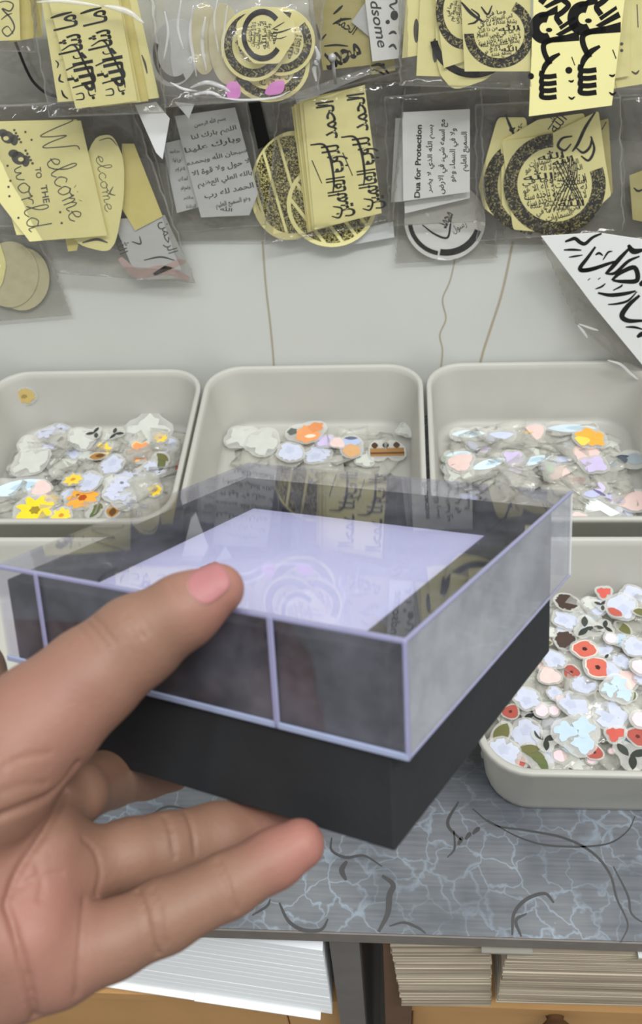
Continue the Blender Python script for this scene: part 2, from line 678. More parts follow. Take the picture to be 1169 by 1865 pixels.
def rounded(poly, r=0.2, n=4):
    """round the corners of a polygon a little"""
    out = []
    m_ = len(poly)
    for i in range(m_):
        p0, p, p1 = np.array(poly[i - 1], float), np.array(poly[i], float), np.array(poly[(i + 1) % m_], float)
        a, c = p + (p0 - p) * r, p + (p1 - p) * r
        for k in range(n + 1):
            t = k / n
            out.append(tuple((1 - t) ** 2 * a + 2 * t * (1 - t) * p + t * t * c))
    return out


# ------------------------------------------------------------------ the setting
WALL_Y = 0.703
COUNTER_FRONT = 0.217
RIM = 0.0655
bpy_wall = MB()
bpy_wall.box((-2.0, WALL_Y, -0.9), (2.0, WALL_Y + 0.1, 2.4))
for pts, w in (([(478, 440), (484, 520), (492, 590), (498, 655), (500, 700)], 3.2),
               ([(934, 440), (915, 530), (893, 600), (876, 655), (858, 740)], 4.0),
               ([(832, 455), (820, 510), (806, 545), (812, 580), (801, 610), (806, 640), (800, 690)], 2.4)):
    v, f = stroke(pts, w, taper=False)
    bpy_wall.add([on_y(p[0], p[1], WALL_Y - 0.0003) for p in v], f, 1)
tag(bpy_wall.build('wall_back', [M_wall, M_crack]), kind='structure')
fl = MB()
fl.box((-2.5, -2.0, -0.95), (2.5, WALL_Y, -0.9))
tag(fl.build('floor', M_floor), kind='structure')

# counter: one laminate top, its edge band, its supports
ct = MB()
ct.box((-1.2, COUNTER_FRONT, -0.0125), (1.2, WALL_Y, 0.0))


def z5(*pts):
    return [(400 + x / 1.52, 1440 + y / 1.52) for x, y in pts]


VINES = [(z5((700, 50), (760, 95), (850, 110), (950, 130), (1030, 170), (1080, 230), (1100, 300), (1130, 370), (1110, 420)), 4.5),
         (z5((740, 80), (820, 125), (900, 150), (1000, 155), (1080, 145), (1130, 110), (1150, 70)), 3.5),
         (z5((1090, 210), (1130, 290), (1140, 340), (1180, 370)), 4),
         (z5((810, 400), (815, 340), (850, 300), (900, 285), (925, 310)), 7),
         (z5((835, 404), (820, 360), (850, 340)), 6),
         (z5((440, 390), (465, 340), (470, 290), (480, 260), (450, 235)), 11),
         (z5((310, 130), (310, 165), (350, 185), (400, 180), (450, 210)), 5),
         (z5((165, 310), (190, 360), (230, 385), (280, 385), (300, 355)), 7),
         (z5((470, 375), (510, 365), (550, 380), (570, 395)), 5),
         (z5((352, 195), (338, 220), (350, 248)), 10),
         (z5((648, 110), (650, 160), (630, 185)), 4),
         (z5((660, 150), (668, 135), (672, 128)), 8), (z5((680, 135), (690, 122), (694, 115)), 8),
         (z5((700, 120), (712, 108), (720, 102)), 8),
         (z5((90, 345), (130, 320), (140, 300)), 5),
         ([(260, 1500), (300, 1470), (350, 1475)], 4), ([(835, 1460), (815, 1500), (840, 1530)], 6)]
for pts, w in VINES:
    v, f = stroke(pts, w)
    ct.add([on_z(p[0], p[1], 0.0002) for p in v], f, 1)
counter = empty('counter', (0, COUNTER_FRONT, 0))
tag(counter, 'grey blue crackle laminate counter under the plastic trays', 'counter')
ct.build('worktop', [M_counter, M_vine], counter, (0, COUNTER_FRONT, 0))
eb = MB()
eb.box((-1.2, COUNTER_FRONT - 0.0012, -0.013), (1.2, COUNTER_FRONT - 0.0001, -0.0004))
eb.build('edge_band', M_edge, counter, (0, COUNTER_FRONT, 0))
lg = MB()
lg.box((-0.0425, COUNTER_FRONT + 0.003, -0.86), (-0.0235, 0.66, -0.013))
lg.build('divider', M_board, counter, (0, COUNTER_FRONT, 0))
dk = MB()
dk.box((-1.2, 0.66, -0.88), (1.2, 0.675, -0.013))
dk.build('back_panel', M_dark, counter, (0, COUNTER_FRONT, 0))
sh = MB()
sh.box((-1.15, COUNTER_FRONT + 0.012, -0.185), (-0.043, 0.655, -0.172))
sh.build('shelf', M_wood, counter, (0, COUNTER_FRONT, 0))
sh = MB()
sh.box((-0.0085, COUNTER_FRONT + 0.012, -0.185), (1.15, 0.655, -0.172))
sh.build('shelf', M_wood, counter, (0, COUNTER_FRONT, 0))
sk = MB()
sk.box((-1.1, 0.24, -0.9), (1.1, 0.26, -0.86))
sk.build('plinth', M_board, counter, (0, COUNTER_FRONT, 0))

# drawers under the shelf
DF = COUNTER_FRONT + 0.016
KN = on_y(1014, 1884, COUNTER_FRONT)
for name_lab, x0, x1, knob in (('light wood drawer front below the white paper stack', -0.62, -0.0875, None),
                               ('narrow light wood front left of the grey divider', -0.0865, -0.0435, None),
                               ('light wood drawer front with a round brown knob', 0.012, 0.6, (KN[0], KN[2]))):
    t = empty('drawer', ((x0 + x1) / 2, DF, -0.45))
    tag(t, name_lab, 'drawer')
    org = np.array(t.location)
    d = MB()
    d.box((x0, DF, -0.45), (x1, DF + 0.012, -0.186))
    fr_ = d.build('drawer_front', M_wood, t, org, bevel=0.0015)
    if knob:
        k = MB()
        kx, kz = knob
        prof = [(0.008, 0), (0.006, 0.006), (0.0105, 0.010), (0.0145, 0.015), (0.0150, 0.020), (0.0125, 0.026), (0.006, 0.0295)]
        k.loops([[(kx + r * math.cos(2 * math.pi * i / 24), DF - h, kz + r * math.sin(2 * math.pi * i / 24)) for i in range(24)] for r, h in prof])
        k.build('knob', M_wood2, fr_, org, smooth=True)
# brown slat beside the black gap
d = MB()
d.box((-0.0085, COUNTER_FRONT + 0.004, -0.5), (0.011, COUNTER_FRONT + 0.02, -0.03))
tag(d.build('wooden_slat', M_wood2, origin=(0, COUNTER_FRONT + 0.004, -0.5)), 'narrow brown wooden slat right of the black gap under the counter', 'slat')


def paper_stack(name, label, poly, z0, z1, mat, n, wob, lean=0.0, group=None, leanx=0.0):
    """pile of loose sheets: stacked thin slabs of slightly different reach"""
    mb = MB()
    h = (z1 - z0) / n
    for i in range(n):
        dx, dy = RNG.normal(0, wob) + leanx * (1 - i / n), abs(RNG.normal(0, wob)) + lean * i / n
        zz = z0 + i * h
        lo = [(p[0] + dx, p[1] + dy, zz) for p in poly]
        hi = [(p[0] + dx, p[1] + dy, zz + h * 0.998) for p in poly]
        mb.loops([lo, hi])
    c = np.mean([(p[0], p[1], z0) for p in poly], axis=0)
    return tag(mb.build(name, mat, origin=c), label, 'paper', group)


paper_stack('paper_stack', 'pile of white paper under the counter left of the grey divider',
            [(-0.30, 0.243), (-0.047, 0.2165), (-0.047, 0.46), (-0.30, 0.46)], -0.158, -0.034, M_pages_w, 14, 0.00004, 0.001)
for i, (lab, x0, x1, yo, zz) in enumerate((('loose white sheet sticking out lowest under the white paper pile', -0.30, -0.105, 0.2185, -0.1612),
                                          ('short loose white sheet under the white pile near the divider', -0.15, -0.0555, 0.2125, -0.1595))):
    s_ = MB()
    s_.loops([[(x0, yo + 0.1 * (x1 - x0), z), (x1, yo, z), (x1, 0.45, z), (x0, 0.45, z)] for z in (zz, zz + 0.0012)])
    tag(s_.build('paper_sheet', M_white, origin=((x0 + x1) / 2, yo, zz)), lab, 'paper')
paper_stack('paper_stack', 'pile of grey brown paper right of the black gap under the counter',
            [(-0.004, 0.2145), (0.0575, 0.2165), (0.0575, 0.45), (-0.004, 0.45)], -0.127, -0.02, M_pages_b, 60, 0.0005, 0.003, leanx=0.008)
paper_stack('paper_stack', 'wide pile of brownish paper at right under the counter edge',
            [(0.068, 0.2125), (0.30, 0.2150), (0.30, 0.45), (0.068, 0.45)], -0.106, -0.02, M_pages_b, 60, 0.0005, 0.003)
for lab, x0, x1 in (('narrow white paper strip hanging under the counter edge', 0.052, 0.083), ('white paper scrap at far right under the counter edge', 0.146, 0.20)):
    s_ = MB()
    s_.box((x0, COUNTER_FRONT - 0.0035, -0.0185), (x1, 0.3, -0.0165))
    tag(s_.build('paper_strip', M_strip if x0 < 0.1 else M_grey, origin=(x0, COUNTER_FRONT, -0.0225)), lab, 'paper')


# ------------------------------------------------------------------ trays
def rrect(x0, x1, y0, y1, r, z, n=7):
    out = []
    for cx_, cy_, a0 in ((x1 - r, y1 - r, 0), (x0 + r, y1 - r, 90), (x0 + r, y0 + r, 180), (x1 - r, y0 + r, 270)):
        for k in range(n + 1):
            a = math.radians(a0 + 90 * k / n)
            out.append((cx_ + r * math.cos(a), cy_ + r * math.sin(a), z))
    return out


def tray(label, x0, x1, y0, y1):
    c = ((x0 + x1) / 2, (y0 + y1) / 2, 0.0)
    g = 0.0015
    x0, x1, y0, y1 = x0 + g, x1 - g, y0 + g, y1 - g
    t = 0.009
    mb = MB()
    L = []
    for ins, z, r in ((t + 0.006, 0.0004, 0.026), (t + 0.0015, 0.002, 0.028), (t, 0.008, 0.029), (0.0032, RIM - 0.0055, 0.030), (0.0, RIM - 0.0050, 0.032), (0.0, RIM - 0.0006, 0.032),
                      (0.0008, RIM, 0.0315), (0.0030, RIM, 0.0295), (0.0042, RIM - 0.0008, 0.0285), (0.0052, RIM - 0.006, 0.028), (t + 0.0015, 0.008, 0.0275), (t + 0.004, 0.0035, 0.026), (t + 0.008, 0.0025, 0.024)):
        L.append(rrect(x0 + ins, x1 - ins, y0 + ins, y1 - ins, r, z))
    mb.loops(L)
    return tag(mb.build('plastic_tray', M_tray, origin=c, smooth=True), label, 'tray', None)


BX, BY0, BY1 = -0.1736, 0.4995, 0.698
FX, FY0, FY1 = 0.049, 0.2877, 0.4862
tray('translucent white tray in the back row holding yellow and orange flower stickers', BX - 0.2, BX, BY0, BY1)
tray('translucent white tray in the middle of the back row behind the black box', BX, BX + 0.2, BY0 + 0.001, BY1 + 0.003)
tray('translucent white tray in the back row right of the middle one', BX + 0.2, BX + 0.4, BY0 + 0.001, BY1 + 0.003)
tray('translucent white tray peeking in at the left end of the back row', BX - 0.402, BX - 0.202, BY0, BY1 - 0.003)
tray('translucent white tray at the front right full of red poppy stickers', FX, FX + 0.2, FY0, FY1)
tray('translucent white tray hidden behind the held black box', FX - 0.2045, FX - 0.0045, FY0 + 0.006, FY1)
tray('translucent white tray in the front row left of the hand', FX - 0.407, FX - 0.207, FY0 + 0.006, FY1)

# ------------------------------------------------------------------ flat stickers lying in the trays
def inset(shape, k):
    c = np.mean(shape, axis=0)
    return [tuple(c + (np.array(p) - c) * k) for p in shape]


def petals(n, r, depth=0.35, j=0.06, m_=5, seed=0):
    rr = np.random.default_rng(seed)
    out = []
    tot = n * m_
    for k in range(tot):
        a = 2 * math.pi * k / tot
        rad = r * (1 - depth * (0.5 - 0.5 * math.cos(2 * math.pi * (k % m_) / m_ + math.pi)) + rr.normal(0, j))
        out.append((rad * math.cos(a), rad * math.sin(a)))
    return out


def leaf(l, w, n=7):
    return [(-l / 2 + l * k / n, w / 2 * math.sin(math.pi * k / n) ** 0.8) for k in range(n + 1)] + [(l / 2 - l * k / n, -w / 2 * math.sin(math.pi * k / n) ** 0.8) for k in range(1, n)]


COLS = {}


def colmat(rgb):
    if rgb == 'film':
        return M_backing
    if rgb not in COLS:
        COLS[rgb] = pbr('sticker_ink', srgb(*rgb), 0.4, 0.12, 160)
    return COLS[rgb]


def proto(layers):
    """layers: [(polygon, rgb)] stacked into one thin printed sticker mesh"""
    mb = MB()
    mats, idx = [], {}
    z = 0.0
    allp = np.array([p for l in layers for p in l[0]])
    rad = np.linalg.norm(allp, axis=1)
    halo = []
    for k in range(20):
        a = 2 * math.pi * k / 20
        halo_r = max(0.003, max((r_ * max(0, math.cos(math.atan2(p[1], p[0]) - a)) for p, r_ in zip(allp, rad)))) + 0.0016
        halo.append((halo_r * math.cos(a), halo_r * math.sin(a)))
    for poly, rgb in [(halo, 'film')] + list(layers):
        if rgb not in idx:
            idx[rgb] = len(mats)
            mats.append(colmat(rgb))
        mb.loops([[(x, y, z) for x, y in poly], [(x, y, z + 0.00018) for x, y in poly]], idx[rgb])
        z += 0.0001
    me = bpy.data.meshes.new('sticker')
    me.from_pydata(mb.v, [], mb.f)
    for m_ in mats:
        me.materials.append(m_)
    me.polygons.foreach_set('material_index', mb.mi)
    me.update()
    return me


def shift(poly, dx, dy, k=1.0, rot=0.0):
    c, s = math.cos(rot), math.sin(rot)
    return [(dx + k * (c * x - s * y), dy + k * (s * x + c * y)) for x, y in poly]


def flower(r, n, col, core, edge=None, depth=0.3, seed=1):
    l = [(petals(n, r, depth, 0.04, seed=seed), edge or col)]
    if edge:
        l.append((inset(petals(n, r, depth, 0.04, seed=seed), 0.85), col))
    l.append((petals(6, r * 0.28, 0.2, 0.05, seed=seed), core))
    return l


P = {}
P['red poppy'] = [proto([(petals(4, 0.0105, 0.12, 0.03, seed=3), (214, 200, 190)), (petals(4, 0.0092, 0.13, 0.03, seed=3), (198, 100, 84)), (petals(5, 0.0022, 0.2, seed=2), (60, 26, 24))]),
                  proto([(petals(3, 0.0088, 0.14, 0.05, seed=5), (166, 80, 70)), (petals(5, 0.002, 0.2, seed=3), (92, 40, 36))])]
P['small red bud'] = [proto([(leaf(0.011, 0.008), (180, 90, 78))]), proto([(petals(3, 0.0055, 0.3, 0.1, seed=9), (196, 88, 78))])]
P['white blossom'] = [proto([(petals(5, 0.0092, 0.16, 0.09, seed=s),  (192, 197, 214)), (shift(petals(5, 0.004, 0.3, seed=s), 0.002, 0.001), (182, 188, 208))]) for s in (11, 12, 13)]
P['pale blue petal cluster'] = [proto([(shift(petals(4, 0.0062, 0.35, 0.08, seed=s), dx, dy), (182, 202, 218)) for s, dx, dy in ((21, -0.006, 0), (22, 0.005, 0.003), (23, 0.001, -0.006))])]
P['pink dot'] = [proto([(petals(6, 0.0042, 0.06, 0.02, seed=1), (236, 206, 212))])]
P['dark leaf sprig'] = [proto([(shift(leaf(0.012, 0.005), 0.005, 0.002, 1, 0.5), (52, 56, 52)), (shift(leaf(0.010, 0.005), -0.004, 0.003, 1, 2.2), (60, 64, 58)), (shift(leaf(0.011, 0.0045), 0.001, -0.005, 1, 1.5), (48, 52, 46))])]
P['dark brown round leaf'] = [proto([(petals(7, 0.0085, 0.1, 0.04, seed=4), (66, 50, 44))])]
P['olive leaf'] = [proto([(leaf(0.019, 0.011), (104, 104, 62))])]
P['green leaf spray'] = [proto([(shift(leaf(0.015, 0.006), 0, 0.004 * k - 0.006, 1, 1.3 + 0.4 * k), (88 + 6 * k, 104, 62)) for k in range(4)])]
P['orange daisy'] = [proto(flower(0.0125, 9, (240, 166, 62), (168, 76, 24), None, 0.28, 2))]
P['yellow daisy'] = [proto(flower(0.013, 8, (240, 208, 46), (150, 130, 40), None, 0.34, 4)), proto(flower(0.008, 7, (242, 206, 70), (206, 140, 40), None, 0.3, 6))]
P['orange flower'] = [proto(flower(0.0125, 6, (224, 148, 92), (192, 104, 52), (236, 190, 130), 0.3, 8))]
P['white starry flower'] = [proto([(shift(petals(5, 0.0065, 0.4, 0.05, seed=30 + k), 0.009 * math.cos(k * 1.7), 0.008 * math.sin(k * 2.3)), (194, 198, 216)) for k in range(5)] + [(shift(petals(5, 0.0016, 0.2), 0.009, 0), (120, 120, 130))])]
P['brown petal'] = [proto([(leaf(0.014, 0.009), (164, 116, 52)), (shift(leaf(0.008, 0.005), 0.002, 0), (92, 62, 30))])]
P['lilac butterfly'] = [proto([(shift(leaf(0.017, 0.010), 0.006, 0.004, 1, 0.7), (206, 196, 226)), (shift(leaf(0.017, 0.010), -0.006, 0.004, 1, 2.4), (186, 190, 226)), (leaf(0.004, 0.014), (110, 104, 140))])]
P['pale blue feather'] = [proto([(leaf(0.026, 0.008), (206, 222, 230)), (shift(leaf(0.012, 0.004), 0.003, 0), (178, 202, 218))])]
P['black tipped feather'] = [proto([(leaf(0.022, 0.007), (196, 202, 226)), (shift(leaf(0.006, 0.005), -0.009, 0), (40, 40, 44))])]
P['pale rose petal'] = [proto([(petals(3, 0.0095, 0.25, 0.08, seed=7), (222, 196, 190))])]
P['grey paper scrap'] = [proto([(petals(4, 0.011, 0.3, 0.15, seed=s), (196, 198, 190))]) for s in (41, 42)]
P['orange cat'] = [proto([(petals(6, 0.010, 0.15, 0.06, seed=3), (222, 152, 100)), (shift(petals(5, 0.006, 0.2, seed=4), 0.006, 0.007), (214, 140, 88)), (shift(leaf(0.009, 0.004), 0.002, -0.003), (240, 214, 190)), (shift(petals(5, 0.004, 0.2), -0.012, 0.004), (92, 98, 92))])]
P['hat and tan basket'] = [proto([(shift(leaf(0.018, 0.011), 0, 0.005), (172, 184, 214)), (shift(petals(5, 0.008, 0.1, 0.02), 0, -0.006), (204, 160, 112)), (shift(leaf(0.012, 0.004), 0, 0.009), (90, 100, 120))])]
P['brown wooden bench with bottles'] = [proto([([(-0.0155, -0.006), (0.0155, -0.006), (0.0155, 0.004), (-0.0155, 0.004)], (150, 112, 66)), ([(-0.0155, -0.0035), (0.0155, -0.0035), (0.0155, -0.0012), (-0.0155, -0.0012)], (92, 62, 36))] +
                                               [(shift(leaf(0.008, 0.006), x, 0.0075, 1, 1.57), c) for x, c in ((-0.011, (70, 46, 32)), (-0.001, (56, 44, 34)), (0.009, (78, 58, 40)))])]
P['grey bow'] = [proto([(shift(leaf(0.014, 0.011), 0.008, 0, 1, 0.3), (150, 160, 166)), (shift(leaf(0.014, 0.011), -0.008, 0, 1, -0.3), (150, 160, 166)), (shift(leaf(0.01, 0.004), 0, -0.003), (72, 80, 90)), (leaf(0.007, 0.007), (84, 92, 100))])]
P['white crown'] = [proto([([(-0.014, -0.006), (0.013, -0.006), (0.016, 0.006), (0.008, 0.001), (0.003, 0.008), (-0.003, 0.0), (-0.012, 0.0)], (228, 236, 234))])]
P['orange butterfly wing'] = [proto([(petals(5, 0.0095, 0.3, 0.08, seed=2), (240, 172, 70)), (shift(petals(3, 0.005, 0.3), 0.007, 0.001), (246, 210, 90))])]
P['lilac petal'] = [proto([(petals(4, 0.0085, 0.3, 0.08, seed=5), (198, 186, 220))])]
P['pale green leaf'] = [proto([(leaf(0.012, 0.007), (168, 196, 172))])]

zcount = {}


def put(kind, where, trayname, px=None, xy=None, z=0.012, k=1.0, rot=None, var=0, tilt=0.16, flat=False):
    me = P[kind][var % len(P[kind])]
    if px is not None:
        p = on_z(px[0], px[1], z)
    else:
        p = np.array([xy[0], xy[1], z])
    key = trayname
    zcount[key] = zcount.get(key, 0) + 1
    p = p + np.array([0, 0, (zcount[key] * 37 % 50) * 0.00012])
    o = bpy.data.objects.new(kind.replace(' ', '_') + '_sticker', me)
    COL.objects.link(o)
    o.location = p
    o.rotation_euler = (random.uniform(-tilt, tilt), random.uniform(-tilt, tilt), rot if rot is not None else (random.uniform(-0.5, 0.5) if 'feather' in kind else random.uniform(0, 6.28)))
    o.scale = (k, k, k)
    o['category'] = 'sticker'
    o['_k'] = (kind, where)
    STK.setdefault((kind, where), []).append(o)
    return o


STK = {}
W_RF = 'in the front right tray'
W_LB = 'in the back row tray above the thumb'
W_MB = 'in the middle back tray behind the box'
W_RB = 'in the right back tray'
W_LF = 'in the front tray left of the hand'
# front right tray
zf = 0.016
for kind, px, k, v_ in (('red poppy', (1063, 1189), 1.0, 0), ('red poppy', (1087, 1220), 1.05, 0), ('red poppy', (1040, 1226), 0.75, 1), ('small red bud', (1097, 1088), 1.1, 1), ('small red bud', (1118, 1121), 1.2, 0),
                        ('red poppy', (929, 1300), 0.75, 1), ('small red bud', (946, 1386), 1.1, 0), ('red poppy', (1080, 1378), 0.72, 1), ('small red bud', (1118, 1343), 1.2, 1), ('red poppy', (1160, 1345), 0.9, 1),
                        ('dark brown round leaf', (1029, 1167), 1.0, 0), ('dark leaf sprig', (1066, 1150), 1.1, 0), ('dark leaf sprig', (1098, 1148), 0.8, 0), ('white blossom', (1030, 1131), 1.15, 0), ('pale blue petal cluster', (1068, 1130), 1.0, 0),
                        ('pink dot', (1110, 1170), 1.1, 0), ('white blossom', (1155, 1183), 1.05, 1), ('pale blue petal cluster', (1130, 1170), 0.7, 0), ('white blossom', (1131, 1205), 0.8, 2), ('pink dot', (1163, 1222), 1.6, 0),
                        ('white blossom', (1008, 1205), 1.0, 2), ('white blossom', (1062, 1250), 1.0, 1), ('dark leaf sprig', (1052, 1258), 0.75, 0), ('white blossom', (1044, 1290), 1.2, 0), ('white blossom', (1010, 1268), 0.7, 1),
                        ('white blossom', (1112, 1305), 1.35, 2), ('pale blue petal cluster', (1120, 1265), 1.1, 0), ('pink dot', (985, 1300), 1.2, 0), ('pink dot', (1020, 1278), 0.9, 0), ('pink dot', (1008, 1296), 0.9, 0), ('white blossom', (958, 1280), 1.1, 0),
                        ('olive leaf', (912, 1342), 1.05, 0), ('white blossom', (957, 1340), 1.25, 1), ('white blossom', (1010, 1330), 1.25, 0), ('pale blue petal cluster', (1046, 1346), 1.45, 0), ('dark leaf sprig', (990, 1352), 1.0, 0),
                        ('green leaf spray', (975, 1380), 1.15, 0), ('pink dot', (1020, 1378), 1.25, 0), ('white blossom', (915, 1378), 1.2, 2), ('dark leaf sprig', (1146, 1380), 1.3, 0), ('dark leaf sprig', (1095, 1105), 0.6, 0), ('pale rose petal', (900, 1368), 1.0, 0),
                        ('dark brown round leaf', (1030, 1104), 1.1, 0), ('white blossom', (1130, 1110), 1.3, 0), ('white blossom', (1085, 1108), 1.0, 1), ('grey paper scrap', (1045, 1385), 1.0, 0), ('olive leaf', (1165, 1122), 0.7, 0), ('pink dot', (1165, 1315), 1.5, 0),
                        ('pale rose petal', (1135, 1240), 1.3, 0), ('olive leaf', (1095, 1270), 0.7, 0), ('white blossom', (1150, 1090), 1.0, 2), ('pale rose petal', (1000, 1235), 1.0, 0)):
    put(kind, W_RF, 'rf', px=px, z=zf + random.uniform(0, 0.004), k=k * 0.9, var=v_)
for kind, n in (('white blossom', 16), ('pale blue petal cluster', 7), ('pink dot', 22), ('dark leaf sprig', 18), ('pale rose petal', 18), ('grey paper scrap', 20), ('small red bud', 4), ('olive leaf', 5)):
    for i in range(n):
        put(kind, W_RF, 'rf', xy=(random.uniform(FX + 0.024, FX + 0.178), random.uniform(FY0 + 0.022, FY1 - 0.022)), z=random.uniform(0.010, 0.0165), k=random.uniform(0.38, 0.85), var=i)
# back left tray
zb = 0.010
for kind, px, k, v_ in (('yellow daisy', (66, 936), 1.35, 0), ('orange daisy', (152, 911), 1.25, 0), ('orange flower', (258, 824), 1.2, 0), ('yellow daisy', (136, 882), 1.1, 1), ('yellow daisy', (114, 945), 1.1, 1), ('yellow daisy', (90, 915), 1.2, 1),
                        ('yellow daisy', (186, 822), 1.2, 1), ('yellow daisy', (284, 901), 0.85, 1), ('yellow daisy', (293, 803), 0.9, 1), ('white starry flower', (95, 797), 1.3, 0), ('white starry flower', (226, 882), 1.5, 0), ('white starry flower', (222, 905), 1.2, 0),
                        ('white blossom', (206, 852), 1.2, 0), ('pale blue feather', (32, 892), 2.1, 0), ('white blossom', (70, 900), 1.2, 1), ('white blossom', (165, 885), 1.2, 2), ('green leaf spray', (295, 848), 1.1, 0), ('small red bud', (321, 852), 1.2, 0),
                        ('brown petal', (206, 930), 1.3, 0), ('brown petal', (180, 838), 1.1, 0), ('green leaf spray', (177, 932), 0.9, 0), ('white starry flower', (275, 860), 1.0, 0), ('olive leaf', (60, 940), 0.7, 0), ('grey paper scrap', (150, 805), 1.2, 0), ('grey paper scrap', (270, 790), 1.8, 1),
                        ('grey paper scrap', (120, 850), 1.5, 0), ('grey paper scrap', (60, 850), 1.5, 1), ('pale rose petal', (78, 895), 1.0, 0), ('white blossom', (305, 815), 1.1, 2), ('grey paper scrap', (215, 800), 1.3, 0), ('dark leaf sprig', (175, 797), 0.8, 0), ('dark leaf sprig', (212, 795), 0.8, 0), ('olive leaf', (140, 948), 0.5, 0)):
    put(kind, W_LB, 'lb', px=px, z=zb + random.uniform(0, 0.003), k=k, var=v_)
for kind, n in (('grey paper scrap', 14), ('white blossom', 8), ('pale rose petal', 5), ('white starry flower', 4)):
    for i in range(n):
        put(kind, W_LB, 'lb', xy=(random.uniform(BX - 0.178, BX - 0.026), random.uniform(BY0 + 0.022, BY1 - 0.03)), z=random.uniform(0.005, 0.0085), k=random.uniform(0.7, 1.2), var=i)
# a yellow sticker clinging to the tray's back wall
P['faded daisy'] = [proto(flower(0.0095, 7, (196, 172, 108), (160, 136, 84), None, 0.22, 6))]
o = put('faded daisy', W_LB, 'lb', xy=(0, 0), k=1.0)
pw = on_y(44, 722, BY1 - 0.0125)
o.location = pw
o.rotation_euler = (math.radians(82), 0, 0.3)
o.scale = (1.15, 0.9, 1)
del STK[('faded daisy', W_LB)]
o.name = 'yellow_daisy_sticker'
o['label'] = 'faded yellow daisy sticker stuck on the inner back wall of a tray'
# middle back tray
for kind, px, k, v_ in (('orange cat', (561, 797), 1.25, 0), ('lilac petal', (592, 808), 1.1, 0), ('white blossom', (578, 830), 1.35, 0), ('white blossom', (530, 832), 1.3, 1), ('hat and tan basket', (640, 818), 1.05, 0), ('brown wooden bench with bottles', (705, 826), 1.0, 0),
                        ('pale green leaf', (570, 835), 1.1, 0), ('pale rose petal', (615, 815), 0.8, 0), ('grey paper scrap', (480, 812), 1.6, 0), ('grey paper scrap', (440, 800), 1.3, 1), ('grey paper scrap', (665, 838), 0.9, 0), ('grey paper scrap', (745, 790), 1.0, 1)):
    put(kind, W_MB, 'mb', px=px, z=0.008, k=k, var=v_, tilt=0.1, rot=random.uniform(-0.15, 0.15) if kind in ('hat and tan basket', 'brown wooden bench with bottles', 'orange cat') else None)
# right back tray
for kind, px, k, v_ in (('pale blue feather', (852, 797), 1.2, 0), ('black tipped feather', (903, 800), 1.5, 0), ('lilac butterfly', (870, 822), 0.9, 0), ('orange butterfly wing', (1074, 805), 1.5, 0), ('grey bow', (1132, 845), 1.35, 0), ('small red bud', (1044, 880), 1.7, 1),
                        ('lilac butterfly', (1112, 892), 1.5, 0), ('lilac petal', (1080, 855), 1.4, 0), ('white crown', (1085, 932), 1.3, 0), ('pale blue feather', (1040, 784), 1.7, 0), ('black tipped feather', (1015, 838), 1.3, 0), ('lilac petal', (935, 842), 1.2, 0),
                        ('pale blue feather', (970, 845), 1.4, 0), ('yellow daisy', (958, 787), 0.75, 1), ('pale green leaf', (818, 832), 1.2, 0), ('pale rose petal', (838, 850), 1.3, 0), ('pale rose petal', (1065, 832), 1.4, 0), ('pale rose petal', (1150, 915), 1.6, 0), ('white blossom', (930, 793), 1.0, 0),
                        ('lilac butterfly', (1090, 905), 0.9, 0), ('pale blue feather', (890, 850), 1.3, 0), ('white blossom', (1000, 850), 1.0, 1), ('brown petal', (1030, 818), 0.8, 0), ('pale green leaf', (1000, 860), 1.0, 0), ('pale rose petal', (1020, 870), 1.2, 0)):
    put(kind, W_RB, 'rb', px=px, z=0.010, k=k, var=v_)
for kind, n in (('grey paper scrap', 12), ('pale rose petal', 6), ('pale blue feather', 5), ('white blossom', 6), ('lilac petal', 5)):
    for i in range(n):
        put(kind, W_RB, 'rb', xy=(random.uniform(BX + 0.226, BX + 0.374), random.uniform(BY0 + 0.022, BY1 - 0.03)), z=random.uniform(0.005, 0.0085), k=random.uniform(0.7, 1.2), var=i)
for (kind, where), L in STK.items():
    for o in L:
        if len(L) == 1:
            o['label'] = f'flat {kind} sticker lying {where}'
        else:
            o['label'] = f'flat {kind} stickers lying {where}'.replace('stickers', 'sticker')
            o['group'] = f'{kind} stickers {where}'
for o in list(COL.objects):
    if '_k' in o.keys():
        del o['_k']


def film(name, label, x0, x1, y0, y1, n, zmin, zmax, seed):
    """heap of crumpled clear sticker film nobody could count"""
    rr = np.random.default_rng(seed)
    mb = MB()
    for k in range(n):
        cx_, cy_, cz = rr.uniform(x0, x1), rr.uniform(y0, y1), rr.uniform(zmin, zmax)
        a, s = rr.uniform(0, 6.28), rr.uniform(0.009, 0.02)
        tx, ty = rr.normal(0, 0.16, 2)
        bx, by = rr.normal(0, 9, 2)
        g = 5
        v, f = [], []
        for i in range(g):
            for j in range(g):
                u, w = (i / (g - 1) - 0.5) * 2 * s, (j / (g - 1) - 0.5) * 2 * s * 0.75
                z = cz + tx * u + ty * w + bx * u * u + by * w * w
                x, y = cx_ + u * math.cos(a) - w * math.sin(a), cy_ + u * math.sin(a) + w * math.cos(a)
                v.append((min(max(x, x0 - 0.007), x1 + 0.007), min(max(y, y0 - 0.008), y1 + 0.008), min(max(z, 0.004), 0.04)))
        for i in range(g - 1):
            for j in range(g - 1):
                f.append((i * g + j, (i + 1) * g + j, (i + 1) * g + j + 1, i * g + j + 1))
        mb.add(v, f)
    o = mb.build(name, M_film, origin=((x0 + x1) / 2, (y0 + y1) / 2, zmin), smooth=True)
    sm = o.modifiers.new('thick', 'SOLIDIFY')
    sm.thickness = 0.0001
    return tag(o, label, 'sticker film', kind='stuff')


